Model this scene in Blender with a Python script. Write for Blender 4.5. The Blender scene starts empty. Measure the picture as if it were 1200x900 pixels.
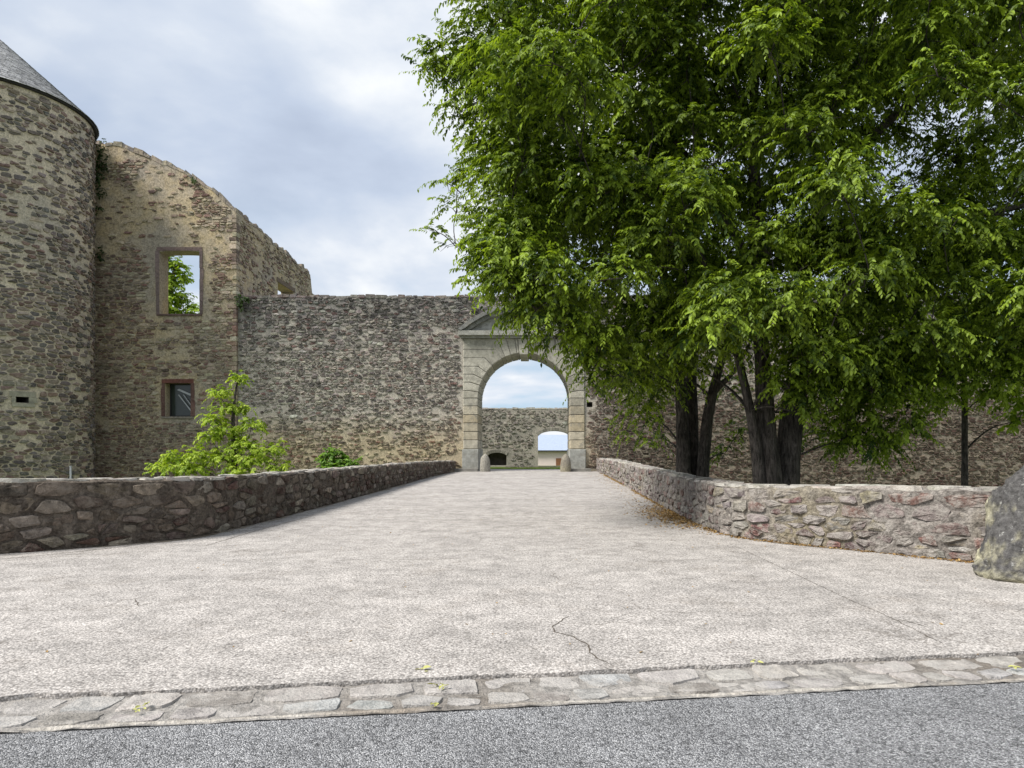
import bpy, bmesh, math, random
import numpy as np
from mathutils import Vector, noise as mnoise

R = math.radians
rng = np.random.default_rng(7)
random.seed(7)
scene = bpy.context.scene
COL = scene.collection

# ------------------------------------------------------------------ camera
EYE, F, CX, CY = 1.55, 820.0, 630.0, 524.0      # eye height; focal length, principal point for a 1200 px wide frame
cam_d = bpy.data.cameras.new('camera')
cam = bpy.data.objects.new('camera', cam_d); COL.objects.link(cam)
cam.location = (0, 0, EYE); cam.rotation_euler = (R(90), 0, 0)
cam_d.sensor_width = 36.0; cam_d.lens = F / 1200 * 36
cam_d.shift_x = -(CX - 600) / 1200; cam_d.shift_y = (CY - 450) / 1200
cam_d.clip_start = 0.05; cam_d.clip_end = 3000
scene.camera = cam

# ------------------------------------------------------------------ light
SUN_AZ, SUN_EL = 242.0, 50.0     # compass azimuth (0 = +Y, 90 = +X), elevation
sd = bpy.data.lights.new('sun', 'SUN'); sun = bpy.data.objects.new('sun', sd); COL.objects.link(sun)
sd.energy = 4.5; sd.angle = R(24); sd.color = (1.0, 0.96, 0.90)
az, el = R(SUN_AZ), R(SUN_EL)
to_sun = Vector((math.sin(az) * math.cos(el), math.cos(az) * math.cos(el), math.sin(el)))
sun.rotation_euler = to_sun.to_track_quat('Z', 'Y').to_euler()
sun.location = (-30, -20, 60)

world = bpy.data.worlds.new('World'); scene.world = world; world.use_nodes = True
wt = world.node_tree; wt.nodes.clear()


def nd(t, typ, **kw):
    n = t.nodes.new(typ)
    for k, v in kw.items():
        if k.startswith('i_'):
            key = k[2:]
            n.inputs[int(key) if key.isdigit() else key.replace('_', ' ')].default_value = v
        else:
            setattr(n, k, v)
    return n


def ramp(t, stops, src=None, interp='LINEAR'):
    n = t.nodes.new('ShaderNodeValToRGB'); cr = n.color_ramp; cr.interpolation = interp
    while len(cr.elements) < len(stops): cr.elements.new(0.5)
    for e, (p, c) in zip(cr.elements, stops):
        e.position = p
        e.color = (c, c, c, 1) if isinstance(c, (int, float)) else (c[0], c[1], c[2], 1)
    if src is not None: t.links.new(src, n.inputs[0])
    return n.outputs[0]


def mixc(t, fac, a, b, blend='MIX'):
    n = t.nodes.new('ShaderNodeMix'); n.data_type = 'RGBA'; n.blend_type = blend
    for sock, v in ((n.inputs[0], fac), (n.inputs[6], a), (n.inputs[7], b)):
        if isinstance(v, (int, float)): sock.default_value = v
        elif isinstance(v, (tuple, list)): sock.default_value = (v[0], v[1], v[2], 1)
        else: t.links.new(v, sock)
    return n.outputs[2]


def math_n(t, op, a, b=None, clamp=False):
    n = t.nodes.new('ShaderNodeMath'); n.operation = op; n.use_clamp = clamp
    for i, v in enumerate((a, b)):
        if v is None: continue
        if isinstance(v, (int, float)): n.inputs[i].default_value = v
        else: t.links.new(v, n.inputs[i])
    return n.outputs[0]


CLOUD_AT = (-2.4, -1.5, 10.0)


def build_world():
    t = wt
    sky = nd(t, 'ShaderNodeTexSky', sky_type='NISHITA', sun_disc=False, sun_elevation=el, sun_rotation=az)
    tc = nd(t, 'ShaderNodeTexCoord')
    sep = nd(t, 'ShaderNodeSeparateXYZ'); t.links.new(tc.outputs['Generated'], sep.inputs[0])
    z = math_n(t, 'ADD', math_n(t, 'MAXIMUM', sep.outputs[2], 0.0), 0.22)
    cx = math_n(t, 'DIVIDE', sep.outputs[0], z); cy = math_n(t, 'DIVIDE', sep.outputs[1], z)
    cmb = nd(t, 'ShaderNodeCombineXYZ'); t.links.new(cx, cmb.inputs[0]); t.links.new(cy, cmb.inputs[1])
    n1 = nd(t, 'ShaderNodeTexNoise', i_Scale=1.5, i_Detail=8.0, i_Roughness=0.52, i_Distortion=0.2)
    mp0 = nd(t, 'ShaderNodeMapping'); mp0.inputs['Location'].default_value = CLOUD_AT
    t.links.new(cmb.outputs[0], mp0.inputs[0]); t.links.new(mp0.outputs[0], n1.inputs['Vector'])
    mp = nd(t, 'ShaderNodeMapping'); mp.inputs['Location'].default_value = (3.7, 1.2, 5.0)
    t.links.new(cmb.outputs[0], mp.inputs[0])
    n2 = nd(t, 'ShaderNodeTexNoise', i_Scale=0.55, i_Detail=5.0, i_Roughness=0.5)
    t.links.new(mp.outputs[0], n2.inputs['Vector'])
    # cloud sheet: blue grey bellies to white breaks
    s = math_n(t, 'ADD', math_n(t, 'MULTIPLY', n1.outputs[0], 0.62), math_n(t, 'MULTIPLY', n2.outputs[0], 0.38))
    cl = ramp(t, [(0.38, (3.3, 3.85, 4.9)), (0.46, (4.1, 4.7, 5.75)), (0.52, (5.0, 5.5, 6.3)), (0.59, (7.0, 7.2, 7.4))], s)
    cl = cl
    # ramps clamp nothing above 1 in Cycles; a few thin places let the blue through
    hole = ramp(t, [(0.30, 0.0), (0.42, 1.0)], n2.outputs[0])
    colr = mixc(t, hole, mixc(t, 0.45, sky.outputs[0], cl), cl)
    # brighter haze towards the horizon
    hz = ramp(t, [(0.0, 0.85), (0.10, 0.45), (0.35, 0.0)], math_n(t, 'MAXIMUM', sep.outputs[2], 0.0))
    band = ramp(t, [(0.40, (3.9, 5.4, 6.5)), (0.50, (5.8, 6.3, 6.9)), (0.58, (7.0, 7.1, 7.2))], n1.outputs[0])
    colr = mixc(t, hz, colr, band)
    bg = nd(t, 'ShaderNodeBackground', i_Strength=0.1)
    t.links.new(colr, bg.inputs[0])
    out = nd(t, 'ShaderNodeOutputWorld'); t.links.new(bg.outputs[0], out.inputs[0])


build_world()
scene.view_settings.view_transform = 'Standard'; scene.view_settings.look = 'None'
scene.view_settings.exposure = 0.5; scene.view_settings.gamma = 1.0
scene.view_settings.use_curve_mapping = False
scene.render.engine = 'CYCLES'
scene.cycles.max_bounces = 6; scene.cycles.diffuse_bounces = 3; scene.cycles.glossy_bounces = 2
scene.cycles.transmission_bounces = 4; scene.cycles.transparent_max_bounces = 4
scene.cycles.use_denoising = True


# ------------------------------------------------------------------ helpers
def P(px, py, Y):
    """A point at depth Y (metres) that was measured at px, py in the photograph."""
    return Vector(((px - CX) / F * Y, Y, EYE - (py - CY) / F * Y))


def X(px, Y): return (px - CX) / F * Y
def Z(py, Y): return EYE - (py - CY) / F * Y


def gz(y):
    t = min(1, max(0, (y - 12) / 24)); return 0.18 * t * t * (3 - 2 * t)


def tag(o, label=None, cat=None, group=None, kind=None):
    if label: o['label'] = label
    if cat: o['category'] = cat
    if group: o['group'] = group
    if kind: o['kind'] = kind
    return o


def empty(name, loc, label, cat, group=None):
    o = bpy.data.objects.new(name, None); COL.objects.link(o); o.location = loc
    o.empty_display_size = 0.3
    return tag(o, label, cat, group)


def link(name, me, mat, parent=None):
    o = bpy.data.objects.new(name, me); COL.objects.link(o)
    if mat is not None and not me.materials: me.materials.append(mat)
    if parent is not None:
        o.parent = parent
        l = parent.location.copy()
        if parent.parent: l = l + parent.parent.location
        o.location = -l      # meshes are written in world metres, only Empties carry a location
    return o


def mesh(name, verts, faces, mat, parent=None, smooth=False, cols=None):
    me = bpy.data.meshes.new(name)
    me.from_pydata([tuple(map(float, v)) for v in verts], [], faces)
    if cols is not None:
        a = me.color_attributes.new('tone', 'FLOAT_COLOR', 'POINT')
        c = np.ones((len(verts), 4), np.float32); c[:, :3] = cols
        a.data.foreach_set('color', c.ravel())
    if smooth: me.polygons.foreach_set('use_smooth', [True] * len(me.polygons))
    me.update()
    return link(name, me, mat, parent)


class MB:
    """Collects simple shapes into one mesh."""
    def __init__(s): s.v = []; s.f = []
    def add(s, v, f):
        b = len(s.v); s.v += [tuple(p) for p in v]; s.f += [tuple(i + b for i in q) for q in f]; return s
    def box(s, x0, x1, y0, y1, z0, z1):
        return s.add([(x0, y0, z0), (x1, y0, z0), (x1, y1, z0), (x0, y1, z0), (x0, y0, z1), (x1, y0, z1), (x1, y1, z1), (x0, y1, z1)],
                     [(0, 3, 2, 1), (4, 5, 6, 7), (0, 1, 5, 4), (1, 2, 6, 5), (2, 3, 7, 6), (3, 0, 4, 7)])
    def prism(s, poly, y0, y1, ch=0.0):
        """poly: x,z points, clockwise or not; front at y0 (towards the camera) chamfered by ch."""
        n = len(poly)
        a = sum(poly[i][0] * poly[(i + 1) % n][1] - poly[(i + 1) % n][0] * poly[i][1] for i in range(n))
        if a < 0: poly = poly[::-1]
        c = (sum(p[0] for p in poly) / n, sum(p[1] for p in poly) / n)
        def ins(p):
            dx, dz = c[0] - p[0], c[1] - p[1]; l = math.hypot(dx, dz) or 1
            return (p[0] + dx / l * ch * 1.3, p[1] + dz / l * ch * 1.3)
        v = [(p[0], y0 + ch, p[1]) for p in poly] + [(p[0], y1, p[1]) for p in poly]
        f = [tuple(range(n, 2 * n))[::-1]] + [(i, (i + 1) % n, n + (i + 1) % n, n + i)[::-1] for i in range(n)]
        if ch > 0:
            v += [(ins(p)[0], y0, ins(p)[1]) for p in poly]
            f += [tuple(range(2 * n, 3 * n))] + [(i, (i + 1) % n, 2 * n + (i + 1) % n, 2 * n + i) for i in range(n)]
        else:
            f += [tuple(range(n))]
        return s.add(v, f)
    def tube(s, pts, rad, sides=8, wob=0.0):
        pts = [Vector(p) for p in pts]; n = len(pts); vs = []; fs = []
        for i, p in enumerate(pts):
            d = (pts[min(i + 1, n - 1)] - pts[max(i - 1, 0)]).normalized()
            a = d.cross(Vector((0.3, 1, 0.1))).normalized(); b = d.cross(a)
            for k in range(sides):
                t = 2 * math.pi * k / sides
                r = rad[i] * (1 + wob * mnoise.noise(Vector((math.cos(t) * 1.5, math.sin(t) * 1.5, p.z * 0.9 + p.x * 3))))
                vs.append(p + a * math.cos(t) * r + b * math.sin(t) * r)
        for i in range(n - 1):
            for k in range(sides):
                k2 = (k + 1) % sides
                fs.append((i * sides + k, i * sides + k2, (i + 1) * sides + k2, (i + 1) * sides + k))
        fs.append(tuple(range((n - 1) * sides, n * sides)))
        return s.add(vs, fs)
    def build(s, name, mat, parent=None, smooth=False): return mesh(name, s.v, s.f, mat, parent, smooth)


# ------------------------------------------------------------------ materials
def new_mat(name):
    m = bpy.data.materials.new(name); m.use_nodes = True; t = m.node_tree; t.nodes.clear()
    b = nd(t, 'ShaderNodeBsdfPrincipled'); o = nd(t, 'ShaderNodeOutputMaterial')
    t.links.new(b.outputs[0], o.inputs[0])
    return m, t, b


def pos(t): return nd(t, 'ShaderNodeNewGeometry').outputs['Position']


def noise(t, scale, detail=4.0, rough=0.6, vec=None, stretch=None, off=(0, 0, 0), dist=0.0):
    n = nd(t, 'ShaderNodeTexNoise', i_Scale=scale, i_Detail=detail, i_Roughness=rough, i_Distortion=dist)
    v = vec or pos(t)
    if stretch or any(off):
        mp = nd(t, 'ShaderNodeMapping'); t.links.new(v, mp.inputs[0])
        if stretch: mp.inputs['Scale'].default_value = stretch
        mp.inputs['Location'].default_value = off
        v = mp.outputs[0]
    t.links.new(v, n.inputs['Vector'])
    return n.outputs[0]


def bump(t, b, h, strength, dist):
    n = nd(t, 'ShaderNodeBump', i_Strength=strength, i_Distance=dist)
    t.links.new(h, n.inputs['Height']); t.links.new(n.outputs[0], b.inputs['Normal'])


def stone_mat(name, lichen=(0.5, 0.48, 0.42), amount=0.25, scale=14.0, fine=60.0, stain=None, contrast=(0.62, 1.35), rough=0.05):
    """Rock whose own colour is stored per stone; grain, lichen patches and weathering on top."""
    m, t, b = new_mat(name)
    at = nd(t, 'ShaderNodeAttribute', attribute_name='tone').outputs['Color']
    g1 = noise(t, scale, 5, 0.65); g2 = noise(t, fine, 3, 0.6)
    c = mixc(t, 1.0, at, ramp(t, [(0.30, contrast[0]), (0.70, contrast[1])], g1), 'MULTIPLY')
    c = mixc(t, 0.7, c, ramp(t, [(0.3, 0.7), (0.7, 1.25)], g2), 'MULTIPLY')
    lm = ramp(t, [(0.60 - amount * 0.28, 0.0), (0.70 - amount * 0.22, 1.0)], noise(t, scale * 0.55, 6, 0.7, off=(9, 4, 2)))
    c = mixc(t, math_n(t, 'MULTIPLY', lm, 0.75), c, lichen)
    if stain: c = stain(t, c)
    t.links.new(c, b.inputs['Base Color'])
    b.inputs['Roughness'].default_value = 0.92; b.inputs['Specular IOR Level'].default_value = 0.15
    bump(t, b, mixc(t, 0.4, g1, g2), 0.8, rough)
    return m


def mortar_mat(name, c0, c1, c2=None, scale=3.0, stain=None, pits=0.35):
    m, t, b = new_mat(name)
    c = mixc(t, ramp(t, [(0.35, 0.0), (0.65, 1.0)], noise(t, scale, 6, 0.65)), c0, c1)
    if c2:
        c = mixc(t, ramp(t, [(0.50, 0.0), (0.63, 1.0)], noise(t, 0.35, 5, 0.6, off=(3, 8, 1))), c, c2)
    g = noise(t, 28, 4, 0.7); g2 = noise(t, 9, 4, 0.7, off=(5, 1, 3))
    c = mixc(t, 0.8, c, ramp(t, [(0.28, 1.0 - pits), (0.6, 1.12)], g), 'MULTIPLY')
    c = mixc(t, 0.8, c, ramp(t, [(0.32, 1.0 - pits), (0.58, 1.08)], g2), 'MULTIPLY')
    if stain: c = stain(t, c)
    t.links.new(c, b.inputs['Base Color'])
    b.inputs['Roughness'].default_value = 0.95; b.inputs['Specular IOR Level'].default_value = 0.1
    bump(t, b, mixc(t, 0.5, g, g2), 0.9, 0.06)
    return m


def stain_curtain(t, c):
    """Soot-dark run-off streaks below the coping and a warm limewash remnant near the ground."""
    sep = nd(t, 'ShaderNodeSeparateXYZ'); t.links.new(pos(t), sep.inputs[0]); z = sep.outputs[2]
    st = noise(t, 1.0, 5, 0.65, stretch=(1.6, 1.6, 0.16))
    h = math_n(t, 'ADD', z, math_n(t, 'MULTIPLY', math_n(t, 'SUBTRACT', st, 0.5), 9.0))
    k = ramp(t, [(0.0, 0.0), (1.0, 1.0)], math_n(t, 'DIVIDE', math_n(t, 'SUBTRACT', h, 6.6), 3.4, True))
    c = mixc(t, math_n(t, 'MULTIPLY', k, 0.72), c, mixc(t, 1.0, c, (0.36, 0.38, 0.43), 'MULTIPLY'))
    w = noise(t, 0.45, 4, 0.6, off=(2, 0, 7))
    west = math_n(t, 'DIVIDE', math_n(t, 'SUBTRACT', 4.0, sep.outputs[0]), 1.5, True)
    lo = math_n(t, 'DIVIDE', math_n(t, 'SUBTRACT', 4.6, math_n(t, 'ADD', z, math_n(t, 'MULTIPLY', w, 2.0))), 2.0, True)
    c = mixc(t, math_n(t, 'MULTIPLY', math_n(t, 'MULTIPLY', lo, west), 0.85), c, mixc(t, 1.0, c, (1.10, 0.99, 0.76), 'MULTIPLY'))
    # stones and mortar east of the gate turn darker and browner lower down
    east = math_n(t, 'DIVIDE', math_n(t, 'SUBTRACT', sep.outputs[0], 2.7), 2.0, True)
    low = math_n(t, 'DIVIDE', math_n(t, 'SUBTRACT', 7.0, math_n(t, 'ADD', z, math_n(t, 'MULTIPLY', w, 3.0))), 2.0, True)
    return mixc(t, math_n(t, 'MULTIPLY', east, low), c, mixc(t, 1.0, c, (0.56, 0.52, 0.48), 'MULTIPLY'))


M = {}
M['stone_tower'] = stone_mat('tower_stone', (0.40, 0.36, 0.28), 0.15, 9, 40)
M['mortar_tower'] = mortar_mat('tower_mortar', (0.70, 0.60, 0.455), (0.60, 0.52, 0.405), (0.50, 0.445, 0.36), pits=0.5)
M['stone_ruin'] = stone_mat('ruin_stone', (0.42, 0.36, 0.26), 0.35, 9, 40)
M['mortar_ruin'] = mortar_mat('ruin_plaster', (0.57, 0.455, 0.285), (0.52, 0.44, 0.335), (0.43, 0.375, 0.31), 1.2, pits=0.6)
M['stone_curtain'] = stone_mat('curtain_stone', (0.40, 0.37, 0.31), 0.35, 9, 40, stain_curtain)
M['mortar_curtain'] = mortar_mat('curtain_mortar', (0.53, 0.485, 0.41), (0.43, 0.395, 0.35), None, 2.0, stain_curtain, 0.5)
M['stone_yard'] = stone_mat('yard_stone', (0.40, 0.37, 0.31), 0.35, 9, 40)
M['mortar_yard'] = mortar_mat('yard_mortar', (0.45, 0.41, 0.345), (0.37, 0.345, 0.30), (0.30, 0.28, 0.24), 2.0, None, 0.5)
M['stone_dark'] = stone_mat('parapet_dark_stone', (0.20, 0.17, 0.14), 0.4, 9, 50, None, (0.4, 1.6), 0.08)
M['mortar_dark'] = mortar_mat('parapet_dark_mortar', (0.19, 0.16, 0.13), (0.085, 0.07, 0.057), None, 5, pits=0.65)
M['stone_pale'] = stone_mat('parapet_pale_stone', (0.33, 0.305, 0.275), 0.6, 9, 50, None, (0.4, 1.5), 0.08)
M['mortar_pale'] = mortar_mat('parapet_pale_mortar', (0.33, 0.305, 0.275), (0.22, 0.195, 0.175), (0.27, 0.235, 0.17), 5, pits=0.65)
M['cap_pale'] = stone_mat('pale_capping', (0.46, 0.44, 0.40), 0.6, 9, 50)
M['ashlar'] = stone_mat('ashlar', (0.22, 0.21, 0.18), 0.30, 4, 40, None, (0.68, 1.2))
M['redstone'] = stone_mat('red_sandstone', (0.3, 0.22, 0.18), 0.1, 8, 50)
M['boulder'] = stone_mat('boulder_rock', (0.50, 0.50, 0.47), -0.02, 16, 60, None, (0.5, 1.6))


def plain(name, col, rough=0.8, var=0.25, scale=8.0, bmp=0.3, spec=0.3, metal=0.0):
    m, t, b = new_mat(name)
    g = noise(t, scale, 5, 0.65)
    c = mixc(t, 1.0, col, ramp(t, [(0.3, 1 - var), (0.7, 1 + var)], g), 'MULTIPLY')
    t.links.new(c, b.inputs['Base Color']); b.inputs['Roughness'].default_value = rough
    b.inputs['Specular IOR Level'].default_value = spec; b.inputs['Metallic'].default_value = metal
    if bmp: bump(t, b, g, bmp, 0.02)
    return m


def concrete_mat():
    m, t, b = new_mat('exposed_aggregate')
    v = nd(t, 'ShaderNodeTexVoronoi', i_Scale=62.0, i_Randomness=1.0); t.links.new(pos(t), v.inputs['Vector'])
    pebble = ramp(t, [(0.1, (0.55, 0.517, 0.486)), (0.45, (0.44, 0.412, 0.386)), (0.75, (0.275, 0.254, 0.236))], v.outputs['Distance'])
    rnd = ramp(t, [(0.0, 0.78), (0.5, 1.0), (1.0, 1.15)], nd_sep(t, v.outputs['Color']))
    c = mixc(t, 1.0, pebble, rnd, 'MULTIPLY')
    big = noise(t, 0.55, 6, 0.62, stretch=(1, 1.8, 1)); mid = noise(t, 3.2, 6, 0.7); fine = noise(t, 34, 4, 0.7)
    c = mixc(t, 1.0, c, ramp(t, [(0.32, 0.86), (0.62, 1.06)], big), 'MULTIPLY')
    c = mixc(t, 1.0, c, ramp(t, [(0.32, 0.72), (0.60, 1.10)], mid), 'MULTIPLY')
    c = mixc(t, ramp(t, [(0.54, 0.0), (0.68, 0.75)], noise(t, 0.9, 8, 0.78, off=(4, 7, 0))), c, mixc(t, 1.0, c, (0.76, 0.735, 0.705), 'MULTIPLY'))
    c = mixc(t, 1.0, c, ramp(t, [(0.37, 0.56), (0.54, 1.08)], fine), 'MULTIPLY')
    # hairline cracks, broken up so that only stretches of them show
    wv = nd(t, 'ShaderNodeVectorMath', operation='ADD'); t.links.new(pos(t), wv.inputs[0])
    wn = nd(t, 'ShaderNodeTexNoise', i_Scale=2.2, i_Detail=5.0); t.links.new(pos(t), wn.inputs['Vector'])
    ws = nd(t, 'ShaderNodeVectorMath', operation='SCALE'); ws.inputs['Scale'].default_value = 0.55
    t.links.new(wn.outputs['Color'], ws.inputs[0]); t.links.new(ws.outputs[0], wv.inputs[1])
    cv = nd(t, 'ShaderNodeTexVoronoi', feature='DISTANCE_TO_EDGE', i_Scale=0.62); t.links.new(wv.outputs[0], cv.inputs['Vector'])
    line = ramp(t, [(0.0, 1.0), (0.010, 0.0)], cv.outputs['Distance'])
    line = math_n(t, 'MULTIPLY', line, ramp(t, [(0.49, 0.0), (0.56, 0.5)], noise(t, 0.8, 3, 0.5, off=(1, 2, 3))))
    c = mixc(t, line, c, (0.10, 0.085, 0.07))
    t.links.new(c, b.inputs['Base Color'])
    b.inputs['Roughness'].default_value = 0.9; b.inputs['Specular IOR Level'].default_value = 0.2
    h = mixc(t, 0.5, ramp(t, [(0.0, 1.0), (0.8, 0.0)], v.outputs['Distance']), fine)
    bump(t, b, h, 0.6, 0.016)
    return m


def nd_sep(t, c):
    s = nd(t, 'ShaderNodeSeparateColor'); t.links.new(c, s.inputs[0]); return s.outputs[0]


def asphalt_mat():
    m, t, b = new_mat('asphalt')
    v = nd(t, 'ShaderNodeTexVoronoi', i_Scale=115.0); t.links.new(pos(t), v.inputs['Vector'])
    rnd = ramp(t, [(0.0, (0.12, 0.121, 0.126)), (0.35, (0.29, 0.292, 0.30)), (0.75, (0.43, 0.432, 0.44)), (1.0, (0.68, 0.68, 0.685))], nd_sep(t, v.outputs['Color']))
    c = mixc(t, 1.0, rnd, ramp(t, [(0.25, 1.0), (0.75, 0.45)], v.outputs['Distance']), 'MULTIPLY')
    c = mixc(t, 1.0, c, ramp(t, [(0.3, 0.80), (0.65, 1.14)], noise(t, 1.6, 7, 0.7)), 'MULTIPLY')
    c = mixc(t, 1.0, c, ramp(t, [(0.36, 0.55), (0.46, 1.0)], noise(t, 26, 3, 0.6)), 'MULTIPLY')
    t.links.new(c, b.inputs['Base Color'])
    b.inputs['Roughness'].default_value = 0.85; b.inputs['Specular IOR Level'].default_value = 0.25
    bump(t, b, ramp(t, [(0.0, 1.0), (0.8, 0.0)], v.outputs['Distance']), 0.9, 0.012)
    return m


def leaf_mat(name, trans=0.4):
    m = bpy.data.materials.new(name); m.use_nodes = True; t = m.node_tree; t.nodes.clear()
    at = nd(t, 'ShaderNodeAttribute', attribute_name='tone').outputs['Color']
    b = nd(t, 'ShaderNodeBsdfPrincipled', i_Roughness=0.5); b.inputs['Specular IOR Level'].default_value = 0.3
    t.links.new(at, b.inputs['Base Color'])
    tr = nd(t, 'ShaderNodeBsdfTranslucent')
    t.links.new(mixc(t, 1.0, at, (1.25, 1.25, 0.5), 'MULTIPLY'), tr.inputs[0])
    mx = nd(t, 'ShaderNodeMixShader', i_0=trans)
    t.links.new(b.outputs[0], mx.inputs[1]); t.links.new(tr.outputs[0], mx.inputs[2])
    o = nd(t, 'ShaderNodeOutputMaterial'); t.links.new(mx.outputs[0], o.inputs[0])
    return m


def bark_mat(name, c0, c1):
    m, t, b = new_mat(name)
    g = noise(t, 15, 8, 0.75, stretch=(1.6, 1.6, 0.30), dist=0.6); g2 = noise(t, 3, 4, 0.6)
    c = mixc(t, ramp(t, [(0.38, 0.0), (0.62, 1.0)], g), c0, c1)
    c = mixc(t, 1.0, c, ramp(t, [(0.35, 0.6), (0.65, 1.2)], g2), 'MULTIPLY')
    t.links.new(c, b.inputs['Base Color']); b.inputs['Roughness'].default_value = 0.9
    b.inputs['Specular IOR Level'].default_value = 0.15
    bump(t, b, g, 1.0, 0.06)
    return m


M['concrete'] = concrete_mat(); M['asphalt'] = asphalt_mat()
M['grass'] = plain('grass_ground', (0.10, 0.13, 0.045), 0.95, 0.5, 3.0, 0.6, 0.1)
M['gravel'] = plain('yard_gravel', (0.42, 0.40, 0.36), 0.95, 0.25, 9.0, 0.5, 0.1)
M['leaf'] = leaf_mat('leaf'); M['dry'] = leaf_mat('dry_leaf', 0.1)
M['bark'] = bark_mat('bark', (0.024, 0.021, 0.018), (0.15, 0.13, 0.115))
M['crack'] = plain('crack_dirt', (0.10, 0.085, 0.07), 1.0, 0.3, 30, 0.2, 0.05)
M['slate'] = stone_mat('roof_slate', (0.44, 0.44, 0.43), 0.35, 6, 40)
M['dark_wood'] = plain('dark_timber', (0.035, 0.033, 0.035), 0.8, 0.3, 6)
M['dark_void'] = plain('interior_stone', (0.05, 0.045, 0.04), 0.95, 0.4, 4)
M['metal'] = plain('galvanised_metal', (0.45, 0.46, 0.48), 0.45, 0.1, 20, 0.05, 0.5, 0.6)
M['white_paint'] = plain('white_paint', (0.72, 0.72, 0.72), 0.5, 0.05, 5, 0)
M['render_pink'] = plain('pink_render', (0.74, 0.62, 0.57), 0.9, 0.06, 2, 0.1)
M['house_roof'] = plain('house_slate', (0.30, 0.35, 0.45), 0.7, 0.10, 4, 0.2)
M['brown_wood'] = plain('brown_door', (0.22, 0.10, 0.05), 0.6, 0.2, 6)
M['gutter_bed'] = mortar_mat('gutter_mortar', (0.37, 0.35, 0.325), (0.27, 0.252, 0.232), (0.17, 0.145, 0.12), 7, None, 0.5)
M['kerb_line'] = mortar_mat('pale_edge_mortar', (0.50, 0.47, 0.42), (0.36, 0.33, 0.29), (0.24, 0.20, 0.16), 9, None, 0.4)
gm, gt, gb = new_mat('dark_glass')
gb.inputs['Base Color'].default_value = (0.03, 0.04, 0.035, 1); gb.inputs['Roughness'].default_value = 0.12
M['glass'] = gm


# ------------------------------------------------------------------ rubble masonry
def row_seeds(u0, u1, v0, v1, w, h, g, jit=0.38, hvar=0.4, rows=None, extra=0.3):
    out = []; v = v0
    hs = list(rows) if rows else None
    while v < v1:
        hh = hs.pop(0) if hs else h * (1 + g.uniform(-hvar, hvar))
        u = u0 - g.uniform(0, w)
        while u < u1 + w:
            ww = w * g.uniform(0.45, 1.75) * (hh / h) ** 0.5
            out.append((u + ww / 2 + g.uniform(-.1, .1) * w, v + hh / 2 + g.uniform(-jit, jit) * hh))
            u += ww
        v += hh
        if hs is not None and not hs: break
    out = np.array(out)
    if extra:
        k = int(len(out) * extra); e = out[g.integers(0, len(out), k)] + g.uniform(-.5, .5, (k, 2)) * np.array([w, h])
        out = np.concatenate([out, e])
    return out


def voronoi(seeds, asp, rad):
    S = seeds.copy(); S[:, 1] *= asp; n = len(S); polys = []
    k = min(18, n - 1)
    order = np.argsort(S[:, 0]); inv = np.empty(n, int); inv[order] = np.arange(n)
    for i in range(n):
        p = S[i]
        m = np.nonzero((np.abs(S[:, 0] - p[0]) < 2.2 * rad) & (np.abs(S[:, 1] - p[1]) < 2.2 * rad))[0]
        d = ((S[m] - p) ** 2).sum(1); m = m[np.argsort(d)][1:k + 1]
        poly = [(p[0] - rad, p[1] - rad), (p[0] + rad, p[1] - rad), (p[0] + rad, p[1] + rad), (p[0] - rad, p[1] + rad)]
        for j in m:
            q = S[j]; nx, ny = q[0] - p[0], q[1] - p[1]
            c = (q[0] * q[0] + q[1] * q[1] - p[0] * p[0] - p[1] * p[1]) / 2
            new = []; L = len(poly)
            dd = [a[0] * nx + a[1] * ny - c for a in poly]
            if max(dd) <= 0: continue
            for a in range(L):
                b_ = (a + 1) % L
                if dd[a] <= 0: new.append(poly[a])
                if (dd[a] < 0 < dd[b_]) or (dd[b_] < 0 < dd[a]):
                    t = dd[a] / (dd[a] - dd[b_])
                    new.append((poly[a][0] + (poly[b_][0] - poly[a][0]) * t, poly[a][1] + (poly[b_][1] - poly[a][1]) * t))
            poly = new
            if len(poly) < 3: break
        pp = np.array(poly) if len(poly) >= 3 else None
        if pp is not None: pp[:, 1] /= asp
        polys.append(pp)
    return polys


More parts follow.
